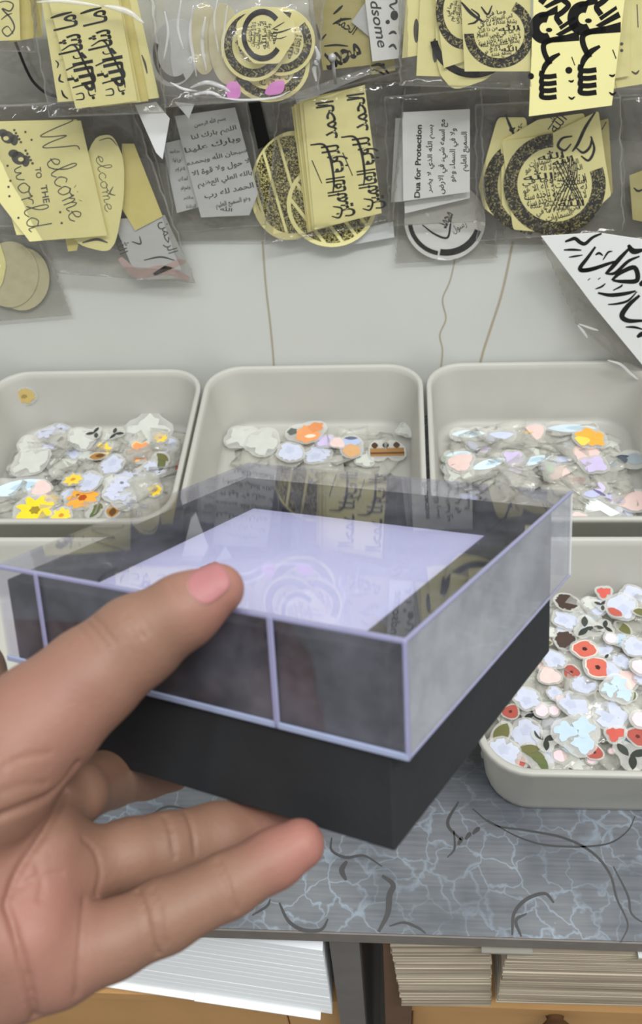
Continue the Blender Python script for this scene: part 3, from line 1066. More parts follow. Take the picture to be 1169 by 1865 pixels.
film('sticker_film', 'crumpled clear sticker film heaped among poppy stickers', FX + 0.03, FX + 0.17, FY0 + 0.03, FY1 - 0.03, 150, 0.006, 0.017, 1)
film('sticker_film', 'crumpled clear sticker film heaped among yellow flower stickers', BX - 0.175, BX - 0.028, BY0 + 0.03, BY1 - 0.034, 150, 0.006, 0.014, 2)
film('sticker_film', 'thin layer of clear film on the middle back tray bottom', BX + 0.03, BX + 0.17, BY0 + 0.03, BY1 - 0.034, 90, 0.005, 0.008, 3)
film('sticker_film', 'crumpled clear film heaped among lilac and blue stickers', BX + 0.23, BX + 0.37, BY0 + 0.03, BY1 - 0.034, 150, 0.006, 0.014, 4)


# ------------------------------------------------------------------ hanging packs on the wall
class Plane:
    def __init__(self, px, off, tiltx=0.0, tiltz=0.0):
        self.p0 = on_y(px[0], px[1], WALL_Y - off)
        n = Matrix.Rotation(tiltz, 3, 'Z') @ Matrix.Rotation(tiltx, 3, 'X') @ Vector((0, -1, 0))
        self.n = np.array(n)

    def at(self, q, lift=0.0):
        return on_plane(q[0], q[1], self.p0 + self.n * lift, self.n)


def sheet(label, poly, off, mat, inks=(), name='sticker_sheet', tilt=(0, 0), group=None, cat='sticker', th=0.0004):
    """one printed sheet: real slab on its own plane, print laid on its face"""
    c = np.mean(poly, axis=0)
    pl = Plane(c, off, *tilt)
    mb = MB()
    front = [pl.at(q, 0) for q in poly]
    area2 = sum(poly[i - 1][0] * poly[i][1] - poly[i][0] * poly[i - 1][1] for i in range(len(poly)))
    if area2 > 0:
        front = front[::-1]
    back = [p - pl.n * th for p in front]
    mb.loops([back, front])
    mats = [mat]
    lift = 0.00012
    for im, shapes in inks:
        if im in mats:
            mi = mats.index(im)
        else:
            mats.append(im)
            mi = len(mats) - 1
        for v, f in shapes:
            if len(v):
                mb.add([pl.at(q, lift) for q in v], f, mi)
        lift += 0.00006
    org = pl.p0
    return tag(mb.build(name, mats, origin=org), label, cat, group)


def ell(cx, cy, rx, ry, rot=0.0, n=40):
    return disc(cx, cy, rx, ry, n, math.radians(rot))[0]


def bag(label, quad, off0, off1, mat=None, crinkle=0.0022, seal=None, seed=0, group=None, folds=None):
    """clear sleeve: pillow of two crinkled faces between off0 (wall side) and off1 (front)"""
    mat = mat or M_bag
    rr = np.random.default_rng(seed)
    g = 26
    mb = MB()
    ph = rr.uniform(0, 6.28, 12)
    fr = rr.normal(0, 1, (6, 2)) * 11

    def noise(u, w):
        return sum(math.sin(fr[i][0] * u + fr[i][1] * w + ph[i]) / (1 + 0.3 * i) for i in range(6)) / 3

    q = [np.array(p, float) for p in quad]

    def pt(u, w):
        return (q[0] * (1 - u) + q[1] * u) * (1 - w) + (q[3] * (1 - u) + q[2] * u) * w

    for side in (1, 0):
        v, f = [], []
        for i in range(g + 1):
            for j in range(g + 1):
                u, w = i / g, j / g
                e = min(1, 8 * min(u, 1 - u, w, 1 - w)) ** 0.6
                mid = (off0 + off1) / 2
                off = mid + e * ((off1 - mid) if side else (off0 - mid))
                if side:
                    off += crinkle * noise(u * 2.2, w * 2.2) * (0.25 + 0.75 * e)
                p = pt(u, w)
                v.append(on_y(p[0] + (2.0 * noise(w * 3, u) if 0 < i < g else 3 * noise(w * 5, 1)), p[1], WALL_Y - max(off, 0.0012)))
        for i in range(g):
            for j in range(g):
                a = (i * (g + 1) + j, (i + 1) * (g + 1) + j, (i + 1) * (g + 1) + j + 1, i * (g + 1) + j + 1)
                f.append(a if side else a[::-1])
        mb.add(v, f)
    # welded rim, its pale haze painting the highlight along the edge
    G = g + 1
    idx = [i * G for i in range(G)] + [g * G + j for j in range(1, G)] + [i * G + g for i in range(g - 1, -1, -1)] + [j for j in range(g - 1, 0, -1)]
    rim = [np.array(mb.v[k]) for k in idx]
    cen = np.mean(rim, axis=0)
    v = []
    for p in rim:
        q_ = p + (cen - p) / np.linalg.norm(cen - p) * 0.0014
        v += [p, q_ + np.array([0, -0.0004, 0])]
    n_ = len(rim)
    mb.add(v, [(2 * k, 2 * ((k + 1) % n_), 2 * ((k + 1) % n_) + 1, 2 * k + 1) for k in range(n_)], 1)
    org = np.mean(mb.v, axis=0)
    if seal is None and folds is None:
        return tag(mb.build('clear_bag', [mat, M_seal], origin=org, smooth=True), label, 'plastic bag', group)
    t = empty('clear_bag', org)
    tag(t, label, 'plastic bag', group)
    mb.build('sleeve', [mat, M_seal], t, org, smooth=True)
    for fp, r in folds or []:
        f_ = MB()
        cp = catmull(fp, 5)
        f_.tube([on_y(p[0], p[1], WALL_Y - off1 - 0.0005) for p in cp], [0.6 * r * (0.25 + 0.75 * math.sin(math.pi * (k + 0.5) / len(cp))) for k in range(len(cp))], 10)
        f_.build('glare_fold', M_glare, t, org, smooth=True)  # fold of film carrying the painted glare
    for poly in seal or []:
        s_ = MB()
        fpts = [on_y(p[0], p[1], WALL_Y - off1 - 0.0012) for p in poly]
        bpts = [p + np.array([0, 0.0005, 0]) for p in fpts]
        s_.loops([bpts, fpts])
        s_.build('seal_strip', M_seal, t, org)
    return t


def calli_lines(words, cx, cy, r, ang, rows, dens=1.0, seed=0):
    """rows of Arabic words filling a round field"""
    rr = random.Random(seed)
    out = []
    a = math.radians(ang)
    xd, yd = np.array([math.cos(a), math.sin(a)]), np.array([math.sin(a), -math.cos(a)])
    for k in range(rows):
        y = r * (1 - 2 * (k + 0.5) / rows)
        half = math.sqrt(max(0, r * r - y * y)) * 0.96
        if half < r * 0.25:
            continue
        n = max(1, int(round(half * 2 / (r * 0.8))))
        for i in range(n):
            x = -half + 2 * half * (i + 0.5) / n
            c = np.array([cx, cy]) + xd * x + yd * y
            out.append(lettering(rr.choice(words), c[0], c[1], 2 * half / n * 0.98, 2 * r / rows * 1.25 * dens, ang + rr.uniform(-8, 8), True, 0.012))
    return out


AYAH = ['الله', 'لا اله الا هو', 'الحي القيوم', 'لا تاخذه سنة', 'ولا نوم', 'له ما في', 'السماوات', 'وما في', 'الارض', 'من ذا الذي', 'يشفع عنده']
SMALL = ['بسم الله', 'الرحمن الرحيم', 'اللهم', 'بارك لنا', 'سبحان الله', 'الحمد لله', 'لا حول ولا قوة', 'الا بالله', 'وهو السميع', 'العليم']

# shared row-2 depth: wall +8..22 mm, row-1: +30..46 mm
GOLD = 'yellow'
# --- upper left corner pack
sheet('yellow sheet with grey scribble cut off at the top left corner', [(-40, -60), (33, -60), (37, 73), (-40, 76)], 0.036, M_yellow,
      [(M_ink2, [stroke([(-10, 8), (10, 2), (24, 8), (18, 20), (4, 16), (20, 34), (26, 52), (14, 66), (4, 56), (14, 48), (24, 62)], 3), stroke([(2, 36), (12, 28), (22, 24)], 2.5)])])
bag('clear bag over the scribbled yellow sheet in the top left corner', [(-60, -70), (66, -70), (66, 96), (-60, 92)], 0.030, 0.041, seed=3)
sheet('blank yellow sheet behind the scribbled one at top left', [(10, -60), (72, -60), (78, 66), (16, 78)], 0.033, M_yellow2)
# --- upper left calligraphy pack
for i, (lab, poly, m_) in enumerate((
        ('pale yellow sheet edge furthest right behind the upper left calligraphy sheet', [(150, -60), (236, -60), (290, 178), (205, 190)], M_yellow),
        ('yellow sheet second from right behind the upper left calligraphy sheet', [(140, -60), (222, -60), (270, 184), (190, 194)], M_yellow2),
        ('yellow sheet just behind the upper left calligraphy sheet on its right', [(120, -60), (208, -60), (256, 186), (165, 196)], M_yellow),
        ('yellow sheet peeping out left of the upper left calligraphy sheet', [(66, -60), (150, -60), (190, 180), (105, 186)], M_yellow))):
    ink = []
    if i == 3:
        ink = [(M_ink, [stroke([(101, 110), (106, 116), (104, 124)], 3), stroke([(110, 135), (108, 146), (116, 150)], 4), stroke([(112, 164), (116, 174), (124, 180)], 4)])]
    if i == 0:
        ink = [(M_ink2, [stroke([(258, 100), (264, 116), (268, 134)], 4)])]
    sheet(lab, poly, 0.0335 + 0.0014 * i, m_, ink)
cal = []
for dx, dy in ((0, 0), (54, -8)):
    cal.append(lettering('الله', 148 + dx, 140 + dy, 56, 52, -100, True, 0.03))
    cal.append(lettering('ما شاء', 126 + dx, 70 + dy, 84, 50, -102, True, 0.014))
    cal.append(stroke([(92 + dx, 33 + dy), (110 + dx, 27 + dy), (131 + dx, 22 + dy)], 5))
    cal.append(stroke([(112 + dx, 92 + dy), (134 + dx, 82 + dy), (150 + dx, 108 + dy), (170 + dx, 150 + dy), (174 + dx, 168 + dy)], 4))
    cal.append(stroke([(120 + dx, 128 + dy), (150 + dx, 114 + dy)], 6))
    cal.append(stroke([(132 + dx, 160 + dy), (166 + dx, 150 + dy)], 6))
    cal.append(stroke([(138 + dx, 172 + dy), (150 + dx, 170 + dy), (152 + dx, 180 + dy), (138 + dx, 182 + dy)], 3))
    cal.append(stroke([(160 + dx, 164 + dy), (164 + dx, 174 + dy), (174 + dx, 172 + dy)], 3))
    cal.append(disc(170 + dx, 178 + dy, 3))
sheet('yellow sheet with two columns of black Arabic calligraphy at upper left', [(76, -50), (205, -60), (250, 184), (138, 198)], 0.040, M_yellow, [(M_ink, cal)], tilt=(0.0, 0.03))
bag('clear bag around the upper left calligraphy sheets', [(40, -70), (262, -70), (304, 206), (90, 214)], 0.030, 0.047, seed=5, folds=[([(66, 4), (110, 2), (150, 6), (188, 12)], 0.0022), ([(188, 10), (216, 16), (238, 24), (262, 42)], 0.0034)])
# cable behind
cb = MB()
cb.tube([on_y(x, y, WALL_Y - 0.008) for x, y in catmull([(22, 60), (34, 92), (46, 122), (60, 148), (82, 168), (110, 178)], 5)], 0.0011)
tag(cb.build('cable', M_rubber, origin=on_y(34, 92, WALL_Y - 0.008), smooth=True), 'thin black cable hanging behind the bags at upper left', 'cable')

# --- crumpled pack with round stickers
for i, (lab, cxy, rx, ry) in enumerate((('round cream sticker lowest in the crumpled pack at top middle', (490, 118), 74, 68), ('round cream sticker at right inside the crumpled pack', (512, 76), 62, 62),
                                       ('round cream sticker at left inside the crumpled pack', (462, 82), 60, 66))):
    x, y = cxy
    sheet(lab, ell(x, y, rx, ry), 0.034 + 0.0016 * i, M_yellow, [(M_speck, [ring(x, y, ry * 0.66, ry * 0.9, -40, 290, sx=rx / ry)]), (M_ink2, calli_lines(AYAH, x, y, rx * 0.55, -80, 6, seed=i))])
oct_ = rounded([(462, 12), (506, 14), (537, 42), (536, 74), (508, 116), (462, 116), (434, 84), (430, 42)], 0.15)
sheet('cream octagonal sticker with black ring on the crumpled pack', oct_, 0.0412, M_yellow,
      [(M_ink, [ring(478, 64, 37, 48, 35, 318, sx=0.80)] + calli_lines(AYAH, 476, 64, 27, -85, 6, seed=4) + [stroke([(492, 62), (512, 58), (530, 52)], 3), stroke([(494, 54), (508, 46), (518, 40)], 2), stroke([(494, 70), (510, 70), (522, 66)], 2)])])
for i, (lab, x, y, rx, ry, rot) in enumerate((('blurred round label at left inside the crumpled pack', 318, 96, 44, 62, 10), ('pale yellow oval label beside the pink glints', 372, 70, 26, 66, 0), ('cream oval label near the centre of the crumpled pack', 410, 80, 30, 74, -4))):
    sheet(lab, ell(x, y, rx, ry, rot), 0.033 + 0.0012 * i, (M_grey, M_faded, M_faded)[i], [(M_ink2, [ring(x, y, ry * 0.7, ry * 0.9, 60, 200, sx=rx / ry)])] if i == 0 else [])
pink_refl = pbr('painted_pink_reflection', srgb(248, 150, 230), 0.25, 0.2, 80, spec=0.8)  # pink reflections in the bag, painted as solid patches
for lab, poly in (('small pink reflection painted as a patch under the round stickers', [(492, 150), (520, 144), (516, 172), (478, 174)]), ('pale pink reflection painted as a patch left of the round stickers', [(410, 150), (436, 148), (440, 178), (414, 184)])):
    sheet(lab, rounded(poly, 0.42), 0.0405, pink_refl, name='reflection_patch', cat='painted reflection')
bag('crumpled shiny clear bag of round stickers at top middle', [(272, -70), (596, -70), (580, 176), (300, 196)], 0.030, 0.050, M_bag2, 0.005, seed=8, folds=[([(346, 160), (376, 150), (404, 158), (420, 168)], 0.0026), ([(352, 172), (380, 168), (404, 176)], 0.0022), ([(574, 84), (580, 104), (572, 124), (576, 148)], 0.0030), ([(352, 10), (346, 60), (352, 104), (358, 140)], 0.0022), ([(300, 20), (306, 60), (298, 110)], 0.0016), ([(330, 0), (324, 50), (334, 90)], 0.0018), ([(374, 30), (368, 80), (376, 130)], 0.0024), ([(396, 0), (390, 40), (398, 96)], 0.0014), ([(414, 10), (408, 60), (404, 110)], 0.0012), ([(392, 176), (440, 182), (500, 178), (528, 166)], 0.0014), ([(310, 150), (334, 162), (360, 166)], 0.0016)])

# --- dull pack with pin
sheet('dull yellow sheet with black calligraphy behind the steel pin', [(560, -60), (660, -60), (676, 118), (588, 128)], 0.024, M_olive,
      [(M_ink, [lettering('محمد', 622, 100, 70, 34, -25, True, 0.03), stroke([(607, 26), (618, 16), (624, 10)], 5), stroke([(606, 44), (622, 36), (640, 34)], 5), stroke([(576, 44), (580, 62), (584, 72), (594, 62)], 5), stroke([(590, 84), (612, 82), (634, 84)], 4),
                lettering('الحمد', 632, 44, 40, 22, 35, True, 0.01)])])
sheet('dull yellow sheet corner under the row of white handsome labels', [(664, 60), (712, 60), (720, 128), (676, 136)], 0.0225, M_olive, [(M_ink, [stroke([(676, 120), (692, 118), (708, 134)], 6), stroke([(674, 126), (690, 130), (700, 136)], 4), disc(698, 118, 3)])])
sheet('pale paper corner between dull yellow sheet and white label', [(640, 40), (668, 0), (676, 70)], 0.0255, M_grey)
sheet('white label sheet with handsome in grey script', [(658, -60), (740, -60), (726, 106), (678, 112)], 0.0275, M_white,
      [(M_ink3, [lettering('handsome', 686, 22, 132, 19, 80, False, 0.012, 0.25), stroke([(704, -4), (716, -8), (722, 4), (710, 10), (718, 18)], 4), disc(718, 28, 7, 9), disc(706, 40, 4), stroke([(708, 62), (716, 58), (722, 62)], 5), stroke([(708, 86), (716, 82), (722, 90)], 5)])])
pin = MB()
pin.tube([on_y(611, 152, WALL_Y - 0.030), on_y(606, 112, WALL_Y - 0.036)], 0.0011)
h = on_y(605, 105, WALL_Y - 0.0385)
pin.loops([[h + np.array([0.0028 * math.sin(a) * math.cos(2 * math.pi * k / 12), 0.0028 * math.sin(a) * math.sin(2 * math.pi * k / 12), 0.0028 * math.cos(a)]) for k in range(12)] for a in (0.2, 0.7, 1.2, 1.7, 2.2, 2.8)])
tag(pin.build('steel_pin', M_steel, origin=h, smooth=True), 'steel pin with a round head above the narrow calligraphy sheet', 'pin')
bag('clear bag over the dull yellow sheet and the handsome labels', [(556, -70), (756, -70), (744, 118), (574, 160)], 0.020, 0.031, seed=10)

# --- ring pack, upper right middle
for i, (lab, poly) in enumerate((('yellow sheet at far left of the upper ring sticker pack', [(744, -60), (782, -60), (790, 96), (732, 106)]),
                                 ('yellow sheet second from left in the upper ring sticker pack', [(768, -60), (808, -60), (830, 140), (758, 138)]))):
    sheet(lab, poly, 0.0325 + 0.0014 * i, M_yellow, [(M_ink2, [disc((758, 792)[i], (56, 92)[i], 5, 22)])])
sheet('round yellow ring sticker lowest in the upper ring sticker pack', rounded([(790, -20), (880, -50), (930, 40), (900, 140), (826, 166), (796, 130)], 0.3), 0.0355, M_yellow, [(M_ink, [ring(862, 62, 66, 80, 30, 170)])])
sheet('yellow ring sticker sheet half covered by the square one', [(786, -60), (846, -60), (850, 110), (808, 124)], 0.0373, M_yellow,
      [(M_speck, [ring(846, 20, 52, 70, 92, 270, sx=0.75)]), (M_ink, calli_lines(AYAH, 836, 22, 22, -75, 5, seed=9))])
sheet('square yellow sheet with a black ring of writing at upper right', [(836, -70), (966, -70), (966, 130), (846, 130)], 0.0395, M_yellow,
      [(M_speck, [ring(909, 60, 46, 64, -70, 170, rot=0.15)]), (M_ink, calli_lines(AYAH, 908, 62, 42, -8, 9, seed=12) + [stroke([(840, 4), (858, 24), (880, 40)], 6), stroke([(852, 44), (866, 40), (872, 28), (858, 16)], 4), stroke([(876, 12), (888, 26), (896, 10)], 4)])], tilt=(0, 0.02))
bag('clear bag around the upper ring stickers', [(724, -70), (982, -70), (974, 164), (728, 156)], 0.030, 0.045, seed=12)

# --- bold calligraphy pack, upper right
for i, (lab, poly) in enumerate((('yellow sheet furthest right behind the bold calligraphy sheet', [(1090, -60), (1200, -60), (1190, 150), (1100, 164)]), ('yellow sheet just right of the bold calligraphy sheet', [(1070, -60), (1150, -60), (1146, 138), (1080, 150)]))):
    sheet(lab, poly, 0.036 + 0.0016 * i, M_yellow, [(M_ink2, [stroke([(1160, 8), (1162, 50)], 4), stroke([(1150, 130), (1158, 134), (1164, 128)], 4)])] if i == 0 else [(M_ink2, [disc(1132, 80, 3), disc(1132, 92, 3)])])


def subhan(ox, oy, k):
    """the bold word read downwards-up: teeth, bowl, tall letters"""
    T = lambda *p: [(ox + k * x, oy + k * y) for x, y in p]
    out = []
    for j in range(4):
        y = -j * 13
        out.append(stroke(T((24, y - 2), (8, y), (-4, y - 2), (-3, y - 11)), 9 * k, taper=False))
    out.append(stroke(T((-2, -44), (2, -58), (14, -72), (30, -82)), 11 * k))
    out.append(stroke(T((12, -62), (2, -82), (0, -98), (10, -106), (40, -112)), 10 * k, taper=False))
    out.append(([*T((10, -102), (10, -108), (66, -124), (66, -106))], [(0, 1, 2, 3)]))
    out.append(([*T((22, -118), (62, -142), (66, -132), (30, -114))], [(0, 1, 2, 3)]))
    out.append(([*T((28, -132), (58, -152), (60, -146), (32, -126))], [(0, 1, 2, 3)]))
    out.append(ring(*T((2, -130))[0], 10 * k, 30 * k, 60, 290, sx=0.95))
    out.append(disc(*T((10, -126))[0], 6 * k, 4 * k))
    out.append(stroke(T((32, -136), (24, -150), (36, -160), (46, -172), (36, -182)), 10 * k, taper=False))
    out.append(([*T((-10, -152), (26, -172), (26, -156), (-6, -148))], [(0, 1, 2, 3)]))
    out.append(stroke(T((-6, -176), (6, -190), (22, -196), (24, -214), (8, -220)), 12 * k, taper=False))
    out.append(([*T((0, -170), (58, -206), (60, -190), (6, -166))], [(0, 1, 2, 3)]))
    out.append(disc(*T((-24, -40))[0], 6 * k))
    out.append(stroke(T((46, -2), (52, 2), (58, -2)), 4 * k))
    out.append(stroke(T((46, -32), (52, -30), (56, -33)), 4 * k))
    out.append(stroke(T((52, -76), (58, -60)), 4 * k))
    return out


sheet('yellow sheet with bold black Arabic calligraphy hanging at upper right', [(974, -60), (1146, -70), (1114, 192), (963, 212)], 0.0415, M_yellow, [(M_ink, subhan(990, 178, 0.98) + subhan(1061, 170, 1.05))], tilt=(0.02, -0.03))
bag('clear bag around the bold calligraphy sheets', [(1040, -70), (1220, -70), (1220, 172), (1128, 176)], 0.033, 0.0405, seed=15)

CUR = {'W': (3.0, [[(0, 1.9), (0.3, 2.15), (0.6, 1.0), (0.95, 0.1), (1.25, 0.7), (1.5, 1.6), (1.75, 0.5), (2.05, 0.1), (2.4, 1.2), (2.6, 2.0), (3.0, 2.15)]]),
       'e': (1.0, [[(0, .4), (.6, .55), (.75, .85), (.45, 1), (.15, .6), (.3, .08), (.7, .05), (1, .35)]]), 'l': (0.8, [[(0, .3), (.45, 1.3), (.45, 2.1), (.2, 1.9), (.22, .4), (.45, 0), (.8, .3)]]),
       'c': (0.95, [[(.75, .85), (.45, 1), (.1, .55), (.3, .05), (.65, .05), (.95, .35)]]), 'o': (1.05, [[(.5, 1), (.1, .6), (.3, 0), (.75, .25), (.75, .8), (.45, 1), (.75, .82), (1.05, .9)]]),
       'm': (1.35, [[(0, .8), (.13, 1), (.2, 0)], [(.2, .6), (.45, 1), (.6, .7), (.6, 0)], [(.6, .6), (.85, 1), (1, .7), (1, .1), (1.35, .25)]]), 'r': (0.75, [[(0, .8), (.13, 1), (.2, 0)], [(.2, .6), (.42, .97), (.7, .9)]]),
       'd': (1.1, [[(.75, .85), (.4, 1), (.1, .5), (.35, 0), (.7, .3), (.85, 2.1)], [(.8, .6), (.85, .05), (1.1, .2)]]), 'w': (1.2, [[(0, 1), (.15, .1), (.42, .15), (.55, .8), (.7, .1), (.98, .15), (1.15, 1)]])}


def cursive(word, ox, oy, ang, sx, sy, w):
    a = math.radians(ang)
    out, x = [], 0.0
    for ch in word:
        adv, parts = CUR[ch]
        for pts in parts:
            out.append(stroke([(ox + (x + px) * sx * math.cos(a) + py * sy * math.sin(a), oy + (x + px) * sx * math.sin(a) - py * sy * math.cos(a)) for px, py in pts], w, taper=False))
        x += adv
    return out


# --- Welcome pack (second row, left)
z4 = lambda *p: [(x / 2.9225, 200 + y / 2.9225) for x, y in p]
sheet('dull yellow fan shaped sheet right of the welcome sheet', [(222, 262), (244, 262), (296, 394), (246, 420), (222, 380)], 0.0095, M_yellow2)
sheet('grey sheet with pink edges at the bottom of the welcome pack', [(205, 400), (300, 392), (352, 506), (250, 510)], 0.0085, M_grey,
      [(M_pinkp, [stroke([(218, 470), (250, 498), (300, 492), (345, 508)], 18), stroke([(280, 500), (320, 480), (338, 476)], 12)]), (M_ink3, [lettering('الرحمن', 305, 432, 60, 24, 75, True), lettering('الله', 224, 446, 30, 22, 70, True), stroke([(240, 440), (256, 444), (254, 430)], 3), stroke([(262, 474), (292, 468), (318, 474)], 3)])])
sheet('small yellow scrap at the lower edge of the welcome pack', [(118, 430), (146, 432), (140, 456), (124, 458)], 0.0115, M_yellow2)
ov = rounded([(168, 250), (205, 244), (226, 290), (226, 360), (212, 440), (196, 460), (140, 446), (120, 400)], 0.35)
sheet('oval yellow sticker half covered by the welcome sheet', ov, 0.0135, M_yellow, [(M_ink2, [*cursive('elcome', 174, 284, 80, 17, 12, 1.3), stroke([(180, 256), (200, 252), (214, 266)], 2), stroke([(150, 442), (176, 436), (196, 442)], 5), stroke([(206, 340), (200, 352), (210, 356)], 2.5)])])
sheet('second yellow welcome sheet edge behind the first', [(-30, 222), (140, 218), (188, 426), (30, 428)], 0.0155, M_yellow, [(M_ink2, [stroke([(18, 300), (12, 296)], 3), stroke([(30, 396), (36, 402)], 3), disc(20, 330, 2), disc(24, 358, 2)])])
foot = []
for fx, fy, k in ((14, 250, 1.0), (34, 288, 1.05)):
    foot += [disc(fx, fy, 13 * k, 11 * k, rot=0.5), disc(fx - 9 * k, fy - 8 * k, 9 * k, 7 * k), disc(fx + 12 * k, fy + 5 * k, 7 * k, 10 * k)]
    foot += [disc(fx + (12 + 3.0 * j) * k, fy + (-13 + 5.5 * j) * k, 2.3 * k) for j in range(5)]
wel = cursive('W', 66, 230, 76, 20, 31, 2.0) + cursive('elcome', 83, 292, 68, 20, 23, 2.0) + cursive('w', 25, 306, 76, 22, 14, 2.0) + cursive('orld', 31, 334, 76, 25, 21, 2.0)
thead = [lettering('TO', 205 / 2.9225, 200 + 335 / 2.9225, 20, 11, 83, False, 0.02), lettering('THE', 240 / 2.9225, 200 + 448 / 2.9225, 33, 12, 80, False, 0.02)]
dots = [disc(*z4(q)[0], 2.2) for q in ((135, 118), (40, 298), (55, 378), (320, 545), (328, 603), (45, 410), (50, 460), (98, 575), (168, 160))]
ticks = [stroke(z4((395, 415), (405, 400)), 2.2), stroke(z4((412, 440), (414, 432)), 2.2), stroke(z4((420, 480), (436, 486)), 2.2)]
sheet('yellow welcome to the world sheet with grey baby feet', [(-30, 224), (147, 220), (195, 429), (54, 440), (-30, 330)], 0.0175, M_yellow, [(M_ink2, foot + wel + thead + dots + ticks), (M_yellow, [disc(11, 252, 5, 4), disc(38, 290, 5, 4)])], tilt=(0, 0.02))
bag('large clear bag around the welcome sheets', [(-60, 196), (234, 176), (356, 516), (100, 498)], 0.006, 0.0225, seed=20)
# --- low left pack of discs
for i, (lab, x, y, r) in enumerate((('faded yellow disc furthest right in the low left pack', 40, 508, 50), ('faded yellow disc second in the low left pack', 18, 500, 52))):
    sheet(lab, ell(x, y, r, r * 1.15), 0.0032 + 0.0008 * i, M_faded)
sheet('bright yellow sticker edge at the left border below the welcome pack', rounded([(-40, 420), (-6, 426), (12, 480), (4, 520), (-40, 560)], 0.25), 0.0049, M_yellow)
bag('clear bag around the faded discs at low left', [(-60, 410), (70, 410), (132, 574), (-60, 590)], 0.0016, 0.0062, seed=21)

# --- white paper corners and grey dua sheets
sheet('folded white paper corner pointing down beside the grey sheets', [(246, 192), (284, 186), (309, 216), (296, 290), (284, 278)], 0.0268, M_white, name='paper_corner', cat='paper')
sheet('small pale paper corner under the crumpled pack', [(318, 186), (354, 190), (344, 216)], 0.0268, M_grey, name='paper_corner', cat='paper')
rows = ['بسم الله الرحمن', 'اللهم بارك لنا', 'وبارك علينا', 'سبحان الله وبحمده', 'لا حول ولا قوة الا', 'بالله العلي العظيم', 'الحمد لله رب', 'وهو السميع العليم']
gl = []
for k in range(8):
    cx_, cy_ = 372 + 7.5 * k, 222 + 21 * k
    gl.append(lettering(rows[k], cx_ + (10 if k < 2 else 0), cy_, (58, 84, 104, 112, 108, 102, 92, 64)[k], 13, -13, True, 0.02))
gl.append(lettering('الله', 412, 380, 22, 9, 5, True, 0.02))
gl2 = [lettering(rows[(k + 3) % 8], 318 + 5 * k, 275 + 17 * k, 18, 10, -5, True, 0.02) for k in range(7)]
sheet('grey sheet of Arabic lines at the left edge of its pair', [(296, 262), (330, 254), (366, 376), (322, 388)], 0.0088, M_grey, [(M_ink3, gl2)])
sheet('grey sheet filled with slanted lines of Arabic', [(318, 212), (428, 196), (470, 352), (454, 392), (366, 396)], 0.0112, M_grey, [(M_ink3, gl)], tilt=(0, 0.015))
bag('clear bag around the grey Arabic sheets', [(286, 190), (448, 180), (486, 410), (318, 424)], 0.0065, 0.0155, seed=23)
gp = MB()
gp.loops([[on_y(x, y, WALL_Y - o_) for x, y in ((452, 188), (474, 186), (492, 262), (470, 272))] for o_ in (0.004, 0.0048)])
tag(gp.build('dark_card', M_dark, origin=on_y(470, 220, WALL_Y - 0.0044)), 'narrow dark card behind the grey Arabic sheets', 'card')


# --- striped disc pack with narrow calligraphy sheet
def striped(cx, cy, rx, ry, ang, bands, gap):
    base = ell(cx, cy, rx * 0.93, ry * 0.93)
    a = math.radians(ang)
    nx, ny = math.cos(a), math.sin(a)
    out = []
    R_ = max(rx, ry)
    w = 2 * R_ / bands
    c0 = nx * cx + ny * cy
    for k in range(bands):
        lo, hi = c0 - R_ + k * w + gap / 2, c0 - R_ + (k + 1) * w - gap / 2
        p = clip_poly(clip_poly(base, nx, ny, hi), -nx, -ny, -lo)
        if len(p) >= 3:
            out.append((p, [tuple(range(len(p)))]))
    return out


sheet('left yellow disc with slanted bands of tiny writing', ell(532, 338, 76, 100, 8), 0.0075, M_yellow, [(M_speck2, striped(530, 336, 72, 96, -16, 6, 5))])
sheet('lower yellow disc with slanted bands under the narrow sheet', ell(604, 372, 82, 78, 0), 0.0095, M_yellow, [(M_speck2, striped(604, 372, 80, 76, -38, 6, 6))])
sheet('pale paper strip peeping out right of the lower banded disc', [(640, 420), (716, 404), (718, 432), (640, 446)], 0.0060, M_grey)
for i in range(5):
    sheet(('yellow sheet at the very back of the narrow calligraphy stack', 'fourth yellow sheet down in the narrow calligraphy stack', 'third yellow sheet down in the narrow calligraphy stack', 'second yellow sheet down in the narrow calligraphy stack', 'top yellow sheet of the narrow stack bearing black Arabic calligraphy')[i],
          [(531 + 4.5 * i, 195 - 4 * i), (648 + 3 * i, 163 - 2 * i), (688 + 1.4 * i, 388 - 1 * i), (560 + 3 * i, 424 - 2 * i)] if i < 4 else [(552, 186), (664, 155), (695, 388), (573, 418)], 0.0115 + 0.0012 * i, M_yellow2 if i % 2 == 0 and i < 4 else M_yellow,
          [(M_ink, sum([[lettering('الحمد لله', 598 + dx, 240 + dy, 112, 34, -97, True, 0.015), lettering('رب العالمين', 618 + dx, 340 + dy, 112, 46, -98, True, 0.02),
                         stroke([(565 + dx, 264 + dy), (590 + dx, 264 + dy), (602 + dx, 290 + dy), (608 + dx, 330 + dy), (606 + dx, 352 + dy)], 5), stroke([(568 + dx, 292 + dy), (586 + dx, 334 + dy)], 4),
                         stroke([(578 + dx, 192 + dy), (598 + dx, 191 + dy)], 5), disc(614 + dx, 310 + dy, 3.4), disc(616 + dx, 354 + dy, 3), disc(616 + dx, 362 + dy, 3), stroke([(606 + dx, 376 + dy), (622 + dx, 380 + dy), (618 + dx, 396 + dy), (604 + dx, 394 + dy)], 4)] for dx, dy in ((0, 0), (56, -14))], []))] if i == 4 else [])
bag('clear bag with a sealed header around the banded discs', [(506, 186), (742, 126), (716, 404), (480, 446)], 0.0050, 0.0200, seed=25, seal=[[(536, 170), (700, 112), (700, 124), (540, 190)]])

